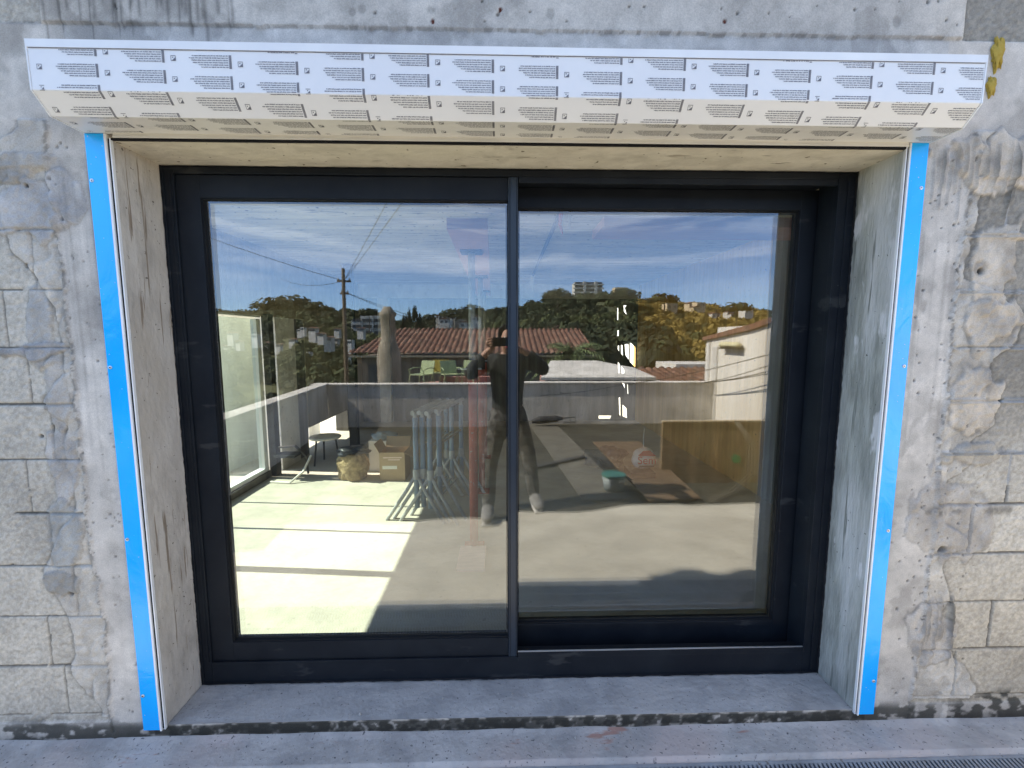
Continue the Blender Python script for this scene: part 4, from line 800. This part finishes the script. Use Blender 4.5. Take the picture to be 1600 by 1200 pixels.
MB().box(x0+.03, x1-.08, y0-.002, y0-.0005, .225, .26).build('label_strip', 'label_white', cb); MB().box(x0+.04, x1-.03, y0-.0015, y0-.0005, .34, .352).box(x0+.09, x1-.05, y0-.0015, y0-.0005, .318, .330).build('faded_print', 'plank_wood', cb)
cb2 = thing('carton', (-1.38, 3.15, .1), 'smaller pale carton with blue rag standing behind the open cardboard box', 'box'); MB().box(-1.47, -1.25, 3.12, 3.34, .101, .44).build('carton_body', 'label_white', cb2); lumpy('blue_rag', 'trestle_blue', (-1.33, 3.22, .48), (.12, .08, .05), 12, cb2)
# straw bag
sb = thing('refuse_sack', (-1.57, 2.85, .1), 'straw coloured woven sack with a black bin liner bulging from its mouth', 'sack'); lumpy('woven_sack', 'straw', (-1.57, 2.88, .235), (.145, .12, .165), 21, sb, sub=4, amp=.13, pw=.62); lumpy('bin_liner', 'black_bag', (-1.56, 2.88, .40), (.145, .11, .05), 22, sb, amp=.3)
# stool, bent pipe
st = thing('round_stool', (-2.08, 3.45, .1), 'small round pale topped stool by the side wall', 'stool'); MB().lathe((-2.08, 3.45, .40), [(.17, 0), (.18, .012), (.17, .024)], 20).build('seat', 'pillar', st)
for a_ in range(3): MB().tube([(-2.08+.12*math.cos(a_*2.1), 3.45+.12*math.sin(a_*2.1), .40), (-2.08+.16*math.cos(a_*2.1), 3.45+.16*math.sin(a_*2.1), .1)], .010, 6).build('leg', 'steel_dark', st)
pc = thing('metal_chair', (-2.2, 2.95, .1), 'low bent tube chair frame lying by the glazed side door', 'chair'); MB().tube([(-2.36, 2.75, .11), (-2.15, 2.72, .11), (-2.05, 2.8, .2), (-2.03, 2.95, .33)], .012, 6).build('runner', 'cream_alu', pc); MB().tube([(-2.36, 2.95, .42), (-2.18, 2.93, .44), (-2.1, 3.0, .30), (-2.1, 3.02, .11)], .012, 6).build('frame_tube', 'steel_dark', pc)
MB().box(-2.36, -2.14, 2.82, 3.0, .34, .36).build('seat', 'black_bag', pc)

# ================================================================== HILLS AND TOWN behind the camera (seen mirrored)
prof_az = [-60, -45, -32.6, -30.9, -28, -26, -23.3, -18.2, -15.1, -12, -7, -.3, 3.1, 6.5, 9.8, 13.9, 17.9, 22.5, 27.5, 32.2, 45, 60]
prof_el = [1.5, 2.2, 2.6, 2.3, 2.9, 3.3, 3.1, 2.8, 2.3, 1.5, 2.3, 3.6, 4.1, 5.0, 5.15, 5.1, 4.6, 3.9, 3.1, 2.7, 2.7, 2.0]
def ridge_el(az): return np.interp(az, prof_az, prof_el)
OC = np.array([0, 2.0])
def hz(x, y):
    r_ = np.hypot(x-OC[0], y-OC[1]); az = np.degrees(np.arctan2(x-OC[0], -(y-OC[1])))
    R0 = 260; top = 1.56+np.tan(np.radians(ridge_el(az)))*R0
    t_ = np.clip((r_-25)/(R0-25), 0, 1); base = -9+4*fbm(x*.02, y*.02, 70)
    z = base+(top-base)*(t_**1.15)*(1)+2.4*(fbm(x*.03, y*.03, 71)-.5)*t_
    z = np.where(r_ > R0, top-(r_-R0)*.10, z); return z
naz, nr = 190, 90
AZg, RR = np.meshgrid(np.radians(np.linspace(-88, 88, naz)), np.concatenate([np.linspace(9, 40, 20), np.linspace(43, 420, nr-20)]), indexing='ij')
GX = OC[0]+RR*np.sin(AZg); GY = OC[1]-RR*np.cos(AZg)
structure(grid_mesh('hillside', naz, nr, np.stack([GX, GY, hz(GX, GY)], -1).reshape(-1, 3), 'hill'))
structure(MB().add([(-900, -900, -12), (900, -900, -12), (900, 900, -12), (-900, 900, -12)], [(0, 1, 2, 3)]).build('ground', 'hill'))
# woods: leafy clumps of many small faces
def clump_mesh(seed, n=170, s_=.125):
    rr = np.random.RandomState(seed); d = rr.normal(size=(n, 3)); d /= np.linalg.norm(d, axis=1)[:, None]; d[:, 2] = np.abs(d[:, 2])*.9-.15
    p = d*(.62+.42*rr.rand(n, 1)); a_ = rr.normal(size=(n, 3)); a_ -= (a_*d).sum(1)[:, None]*d*.6; a_ /= np.linalg.norm(a_, axis=1)[:, None]; b_ = np.cross(d, a_); sz = s_*(.6+.9*rr.rand(n, 1))
    return np.stack([p-a_*sz-b_*sz, p+a_*sz-b_*sz*.6, p+a_*sz*.8+b_*sz, p-a_*sz*.7+b_*sz*.9], 1)
tmpl = [clump_mesh(i) for i in range(6)]
def scatter(name, pts, m, kind, label, cat=None):
    V = []
    for i, (x, y, z, r_, hh) in enumerate(pts):
        t_ = tmpl[i % 6]; a_ = (i*2.399) % 6.28; c_, s_ = math.cos(a_), math.sin(a_); q = t_.reshape(-1, 3); q = np.stack([q[:, 0]*c_-q[:, 1]*s_, q[:, 0]*s_+q[:, 1]*c_, q[:, 2]], 1)*np.array([r_, r_, hh])+np.array([x, y, z]); V.append(q)
    V = np.concatenate(V); me = bpy.data.meshes.new(name); me.vertices.add(len(V)); me.vertices.foreach_set('co', V.astype(np.float32).ravel()); q = np.arange(len(V), dtype=np.int32).reshape(-1, 4)
    o = finish_grid(me, name, q, m, None, False); tag(o, label, None, None, kind); return o
rs = np.random.RandomState(9); P1 = []; P2 = []; P3 = []
for _ in range(3400):
    az = R(rs.uniform(-50, 50)); r_ = 30+240*rs.rand()**.8; x = OC[0]+r_*math.sin(az); y = OC[1]-r_*math.cos(az)
    dens = float(fbm(np.array([x*.03]), np.array([y*.03]), 88)[0]); azd = math.degrees(az)
    if azd > -14 and r_ > 110 and dens < .5 and rs.rand() < .3: continue
    if 0 < azd < 16 and r_ > 190 and rs.rand() < .6: continue
    z = float(hz(np.array([x]), np.array([y]))[0]); s_ = rs.uniform(1.2, 3.0)*(.55+r_/260)
    (P3 if (azd > 17.5 and rs.rand() < .75) else P1 if dens > .47 else P2).append((x, y, z+s_*.3, s_, s_*rs.uniform(.7, 1.15)))
# dense dark wood right of centre, close
for _ in range(420):
    az = R(rs.uniform(2, 21)); r_ = rs.uniform(24, 70); x = OC[0]+r_*math.sin(az); y = OC[1]-r_*math.cos(az); z = float(hz(np.array([x]), np.array([y]))[0])
    s_ = rs.uniform(.9, 2.0); hi = np.tan(R(rs.uniform(-3.5, 2.2)))*r_+1.4; P1.append((x, y, min(hi, z+7), s_, s_*1.1))
scatter('golden_woods', P3, 'leaf_gold', 'stuff', 'golden brown autumn trees on the right of the slope'); scatter('hillside_woods', P1, 'leaf_dark', 'stuff', 'dark woods covering the slopes'); scatter('hillside_scrub', P2, 'leaf_mid', 'stuff', 'olive green scrub on the slopes')
# single trees on the skyline
def tree(x, y, z, h_, cr, label, m='leaf_dark', grp='pines on the skyline', flat=.5):
    t = thing('pine_tree', (x, y, z), label, 'tree', grp)
    MB().tube([(x, y, z-1), (x+.05*h_, y, z+h_*.5), (x, y, z+h_*.8)], [h_*.035, h_*.025, h_*.012], 6).build('trunk', 'trunk', t)
    V = np.concatenate([clump_mesh(int(abs(x*7))+k_, 120, .12).reshape(-1, 3)*np.array([cr, cr, cr*flat])*(.6 if k_ else 1)+np.array([x+(cr*.6*math.cos(k_*2) if k_ else 0), y+(cr*.5*math.sin(k_*2) if k_ else 0), z+h_*.85-(.1*h_ if k_ else 0)]) for k_ in range(4)])
    me = bpy.data.meshes.new('crown'); me.vertices.add(len(V)); me.vertices.foreach_set('co', V.astype(np.float32).ravel()); o = finish_grid(me, 'crown', np.arange(len(V), dtype=np.int32).reshape(-1, 4), m, t, False)
for az, r_, h_, cr in ((-27.5, 120, 6.5, 5.0), (-25.5, 124, 7, 5.5), (-23, 118, 5, 4), (-17, 125, 5, 3.5), (-9, 122, 5.5, 3.5), (-6.5, 118, 6, 4), (-4.0, 125, 7, 4), (7.4, 180, 8, 7), (16, 185, 9, 7), (20.8, 180, 9, 6), (29, 150, 6, 5)):
    x = OC[0]+r_*math.sin(R(az)); y = OC[1]-r_*math.cos(R(az)); z = 1.56+math.tan(R(float(ridge_el(az))))*r_-h_*.55
    tree(x, y, z, h_, cr, 'dark round crowned pine standing on the far ridge')
for i, az in enumerate((-12.6, -12.0, -11.3, -10.7, -14.5)):
    r_ = 95; x = OC[0]+r_*math.sin(R(az)); y = OC[1]-r_*math.cos(R(az)); z = 1.56+math.tan(R(1.0))*r_-3
    tree(x, y, z, 5.5+(i % 3), .7, 'slim dark cypress in a row on the far slope', grp='cypresses on the slope', flat=4.5)
# palm
pm = thing('palm_tree', (2.65, -14, -3), 'bushy green palm with drooping fronds beyond the flat roof', 'palm tree'); MB().tube([(2.65, -14, -5), (2.65, -14, 1.0)], [.25, .2], 10).build('trunk', 'trunk', pm)
g = MB(); rr = random.Random(4)
for k_ in range(60):
    a_ = rr.uniform(0, 6.28); up_ = rr.uniform(-.2, 1.15); L_ = rr.uniform(1.1, 1.7); pts = []; 
    for i in range(6):
        t_ = i/5; pts.append((2.65+math.cos(a_)*L_*t_*math.cos(up_*.6), -14+math.sin(a_)*L_*t_*math.cos(up_*.6), 1.0+L_*(t_*math.sin(up_)*.9-.55*t_*t_)))
    for i in range(5):
        p = Vector(pts[i]); q = Vector(pts[i+1]); sd_ = Vector((-math.sin(a_), math.cos(a_), 0))
        for s_ in (-1, 1):
            for f_ in (0, .5): b0 = p.lerp(q, f_); g.add([b0, b0+(q-p)*.3, b0+sd_*s_*.26*(1-.12*i)+(q-p)*.8-Vector((0, 0, .10))], [(0, 1, 2)])
g.build('crown', 'palm_leaf', pm)
# white apartment block on the hill
def rz(az, r_): return OC[0]+r_*math.sin(R(az)), OC[1]-r_*math.cos(R(az))
ap = thing('apartment_block', (53, -262, 27), 'long white apartment block with stacked balconies on the hilltop', 'apartment block')
box('wall', 'far_white', ap, 45, 62, -272, -262, 22, 36.2)
for z in (27.2, 29.6, 32, 34.2):
    box('balcony', 'far_white', ap, 44, 62.5, -262, -260.4, z, z+.9); box('window_band', 'far_glass', ap, 45.3, 61.7, -261.99, -261.9, z+.95, z+2.1)
for x in (50, 57): box('stair_tower', 'far_white', ap, x, x+1.6, -262, -260.2, 24, 36.4)
ap2 = thing('apartment_block', (72, -255, 27), 'smaller cream apartment block beside the long white one on the hilltop', 'apartment block'); box('wall', 'far_cream', ap2, 68, 75.5, -262, -255, 22, 32.4)
for z in (26, 28.3, 30.4): box('window_band', 'far_glass', ap2, 68.5, 75, -254.99, -254.9, z, z+1.1)
# small houses
def far_house(x, y, z, w_, d_, h_, rot, m, label, grp, roof=True):
    t = thing('hillside_house', (x, y, z), label, 'house', grp); MB().box(x-w_/2, x+w_/2, y-d_/2, y+d_/2, z-1.2*w_, z+h_).build('wall', m, t)
    if roof: MB().prism([(x-w_/2-.3, z+h_), (x, z+h_+w_*.16), (x+w_/2+.3, z+h_)], 1, y-d_/2-.2, y+d_/2+.2).build('roof', 'tile_roof', t)
    nW = max(2, int(w_/1.8))
    for k_ in range(nW):
        xx = x-w_/2+(k_+.5)*w_/nW; MB().box(xx-.35, xx+.35, y+d_/2, y+d_/2+.03, z+h_*.35, z+h_*.75).build('window', 'far_glass', t)
    t.rotation_euler = (0, 0, rot); return t
rr = random.Random(12)
def cluster(azs, els, rs_, n, size, m, label, grp):
    for i in range(n):
        az = rr.uniform(*azs); el = rr.uniform(*els); r_ = rr.uniform(*rs_); x, y = rz(az, r_); z = 1.56+math.tan(R(el))*r_; s_ = size*rr.uniform(.7, 1.3)
        far_house(x, y, z, s_*1.3, s_, s_*rr.uniform(.5, .9), R(-az)*.6, m, label, grp, rr.random() < .7)
cluster((-8, -3.2), (1.3, 2.7), (112, 130), 11, 2.1, 'far_white', 'white villa in the cluster on the slope above the tiled roof', 'villas above the tiled roof')
cluster((-26, -17), (-3.4, 1.4), (75, 105), 16, .85, 'far_white', 'small white house in the valley left of the utility pole', 'houses in the valley')
cluster((-33, -27), (-3.0, .6), (75, 105), 9, .95, 'far_white', 'small pale house on the slope at the far left', 'houses at the far left')
cluster((26.5, 30.5), (2.4, 3.0), (190, 210), 12, 2.6, 'far_white', 'small white house on the skyline at the right', 'houses on the right skyline')
cluster((21.5, 25), (3.4, 3.9), (190, 200), 5, 3.4, 'far_cream', 'cream villa on the ridge right of the apartment blocks', 'villas on the ridge')
cluster((3.0, 8.5), (-1.2, .3), (55, 65), 6, 2.2, 'far_white', 'small white terrace house below the green hill', 'terrace houses below the hill')
for az, h_, w_ in ((-15.8, 13, 2.2), (-17.0, 11, 2.0), (-18.2, 8, 1.8)):
    x, y = rz(az, 150); t = thing('tower_block', (x, y, 0), 'slim pale tower block on the slope beyond the tiled roof', 'tower block', 'tower blocks on the slope'); MB().box(x-w_, x+w_, y-2, y+2, -6, 1.56+150*math.tan(R(.6))+h_*.55).build('wall', 'far_white', t)
    for k_ in range(4): MB().box(x-w_*.8, x+w_*.8, y+2, y+2.05, 1.2+k_*2, 2.2+k_*2).build('window_band', 'far_glass', t)

# ================================================================== PHOTOGRAPHER (mirrored in the glass)
def skin(name, joints, edges, m, parent, sub=2, root=0):
    me = bpy.data.meshes.new(name); me.from_pydata([j[:3] for j in joints], edges, []); o = bpy.data.objects.new(name, me); C.objects.link(o)
    md = o.modifiers.new('s', 'SKIN'); md.use_smooth_shade = True
    for i, j in enumerate(joints): sv = me.skin_vertices[0].data[i]; sv.radius = (j[3], j[4] if len(j) > 4 else j[3]); sv.use_root = (i == root)
    s_ = o.modifiers.new('ss', 'SUBSURF'); s_.levels = sub; s_.render_levels = sub
    dg = bpy.context.evaluated_depsgraph_get(); me2 = bpy.data.meshes.new_from_object(o.evaluated_get(dg)); bpy.data.objects.remove(o); me2.materials.clear(); me2.materials.append(MAT[m])
    me2.polygons.foreach_set('use_smooth', [True]*len(me2.polygons)); o = bpy.data.objects.new(name, me2); C.objects.link(o); setp(o, parent); return o
px, py = .06, -1.82
person = thing('person', (px, py, 0), 'person in a dark top and mottled trousers holding a phone up with both hands', 'person')
J = [(px, py, .86, .13, .10), (px, py, 1.0, .13, .10), (px, py+.01, 1.2, .15, .11), (px, py+.01, 1.34, .12, .09), (px, py+.02, 1.44, .05, .05), (px, py+.05, 1.50, .065, .08), (px, py+.05, 1.58, .072, .088), (px, py+.04, 1.65, .045, .06),
     (px-.17, py, 1.36, .055), (px-.36, py+.10, 1.24, .042), (px-.20, py+.19, 1.43, .033), (px-.115, py+.235, 1.51, .024),
     (px+.17, py, 1.36, .055), (px+.36, py+.10, 1.26, .042), (px+.17, py+.19, 1.44, .033), (px+.02, py+.235, 1.51, .024),
     (px-.10, py, .80, .09), (px-.17, py+.10, .45, .055), (px-.18, py+.20, .09, .04), (px-.185, py+.33, .04, .035, .03),
     (px+.10, py, .80, .09), (px+.20, py+.08, .45, .055), (px+.25, py+.16, .09, .04), (px+.28, py+.29, .04, .035, .03)]
Eg = [(0, 1), (1, 2), (2, 3), (3, 4), (4, 5), (5, 6), (6, 7), (3, 8), (8, 9), (9, 10), (10, 11), (3, 12), (12, 13), (13, 14), (14, 15), (0, 16), (16, 17), (17, 18), (18, 19), (0, 20), (20, 21), (21, 22), (22, 23)]
body = skin('body', J, Eg, 'skin', person)
top = [(J[i][0], J[i][1], J[i][2], J[i][3]+.024, (J[i][4] if len(J[i]) > 4 else J[i][3])+.02) for i in (0, 1, 2, 3, 8, 9, 10, 12, 13, 14)]+[(px, py+.015, 1.425, .078, .075)]
top[0] = (px, py, .80, .17, .14); top[1] = (px, py, 1.0, .15, .12); skin('shirt', top, [(0, 1), (1, 2), (2, 3), (3, 4), (4, 5), (5, 6), (3, 7), (7, 8), (8, 9), (3, 10)], 'shirt', person)
tr = [(px, py, 1.0, .135, .11), (px, py, .84, .15, .12)]+[(J[i][0], J[i][1], J[i][2], J[i][3]+.022) for i in (16, 17)]+[(J[18][0], J[18][1]-.01, .05, .062)]+[(J[i][0], J[i][1], J[i][2], J[i][3]+.022) for i in (20, 21)]+[(J[22][0], J[22][1]-.01, .05, .062)]
skin('trousers', tr, [(0, 1), (1, 2), (2, 3), (3, 4), (1, 5), (5, 6), (6, 7)], 'trousers', person)
for i in (18, 22):
    a_, b_ = Vector(J[i][:3]), Vector(J[i+1][:3]); skin('shoe', [(a_.x, a_.y-.06, .060, .055, .06), (a_.x, a_.y+.03, .08, .062, .07), (b_.x, b_.y-.02, .05, .062, .045), (b_.x, b_.y+.06, .04, .045, .032)], [(0, 1), (1, 2), (2, 3)], 'shoe', person)
    MB().tube([(a_.x, a_.y-.09, .012), (b_.x, b_.y+.06, .012)], .044, 10).build('sole', 'sole', person).scale = (1, 1, .35)
# head details: hair cap, nose, eyes, ears, mouth
bm = bmesh.new(); bmesh.ops.create_icosphere(bm, subdivisions=3, radius=1)
for v in bm.verts:
    n_ = 1+.05*math.sin(v.co.x*9+v.co.z*7); c_ = v.co.copy(); v.co = Vector((px+c_.x*.092*n_, py+.035+min(c_.y, .25)*.11*n_, 1.60+c_.z*.10*n_))
bmesh.ops.delete(bm, geom=[v for v in bm.verts if v.co.z < 1.54], context='VERTS'); me = bpy.data.meshes.new('hair'); bm.to_mesh(me); bm.free(); me.materials.append(MAT['hair']); o = bpy.data.objects.new('hair', me); C.objects.link(o); setp(o, person)
MB().tube([(px, py+.125, 1.575), (px, py+.152, 1.535), (px, py+.128, 1.53)], [.008, .014, .008], 8).build('nose', 'skin', person, smooth=True)
for s_ in (-1, 1): lumpy('eye', 'label_white', (px+s_*.030, py+.122, 1.572), (.012, .008, .008), 1, person, 2, 0); lumpy('ear', 'skin', (px+s_*.078, py+.045, 1.55), (.012, .02, .032), 1, person, 2, .05)
MB().tube([(px-.025, py+.125, 1.492), (px, py+.134, 1.49), (px+.025, py+.125, 1.492)], .006, 6).build('mouth', 'bag_red', person)
# hands with five fingers each, closing on the phone edges
phx, phy, phz = 0.0, -1.5455, 1.555
def hand(sx, wrist):
    w_ = Vector(wrist); pal = Vector((phx+sx*.105, phy-.022, phz-.035)); J2 = [(w_.x, w_.y, w_.z, .024), (pal.x+sx*.012, pal.y-.004, pal.z-.02, .030, .017), (pal.x, pal.y, pal.z+.012, .032, .015)]; E2 = [(0, 1), (1, 2)]
    for k_ in range(4):
        z0 = pal.z-.022+k_*.021; ln = (.7, .92, 1, .9)[k_]; b_ = len(J2)
        J2 += [(pal.x+sx*.006, pal.y+.006, z0, .010), (pal.x+sx*-.008, pal.y+.020, z0+.004, .0088), (phx+sx*(.088-.012*ln), phy-.001+.001*k_, z0+.008, .008), (phx+sx*(.083-.020*ln), phy+.0015, z0+.010, .0068)]; E2 += [(2, b_), (b_, b_+1), (b_+1, b_+2), (b_+2, b_+3)]
    b_ = len(J2); J2 += [(pal.x-sx*.010, pal.y-.014, pal.z-.022, .013), (phx+sx*.070, phy-.024, pal.z-.002, .011), (phx+sx*.052, phy-.021, pal.z+.018, .009)]; E2 += [(1, b_), (b_, b_+1), (b_+1, b_+2)]
    skin('hand', J2, E2, 'skin', person, 2)
hand(-1, J[11][:3]); hand(1, (px+.055, py+.215, 1.50))
ph = thing('smartphone', (phx, phy, phz), 'black smartphone held level at eye height by the photographer', 'phone')
MB().box(phx-.080, phx+.080, phy-.009, phy-.001, phz-.055, phz+.020).build('case', 'phone', ph, bevel=.003)
g = MB(); g.lathe((0, 0, 0), [(.007, 0), (.006, .002)], 12); g.v = [(phx+.02+p[0], phy-.001+p[2], phz-.03+p[1]) for p in g.v]; g.build('camera_lens', 'far_glass', ph)
if 'facade_dummy' in MAT: pass
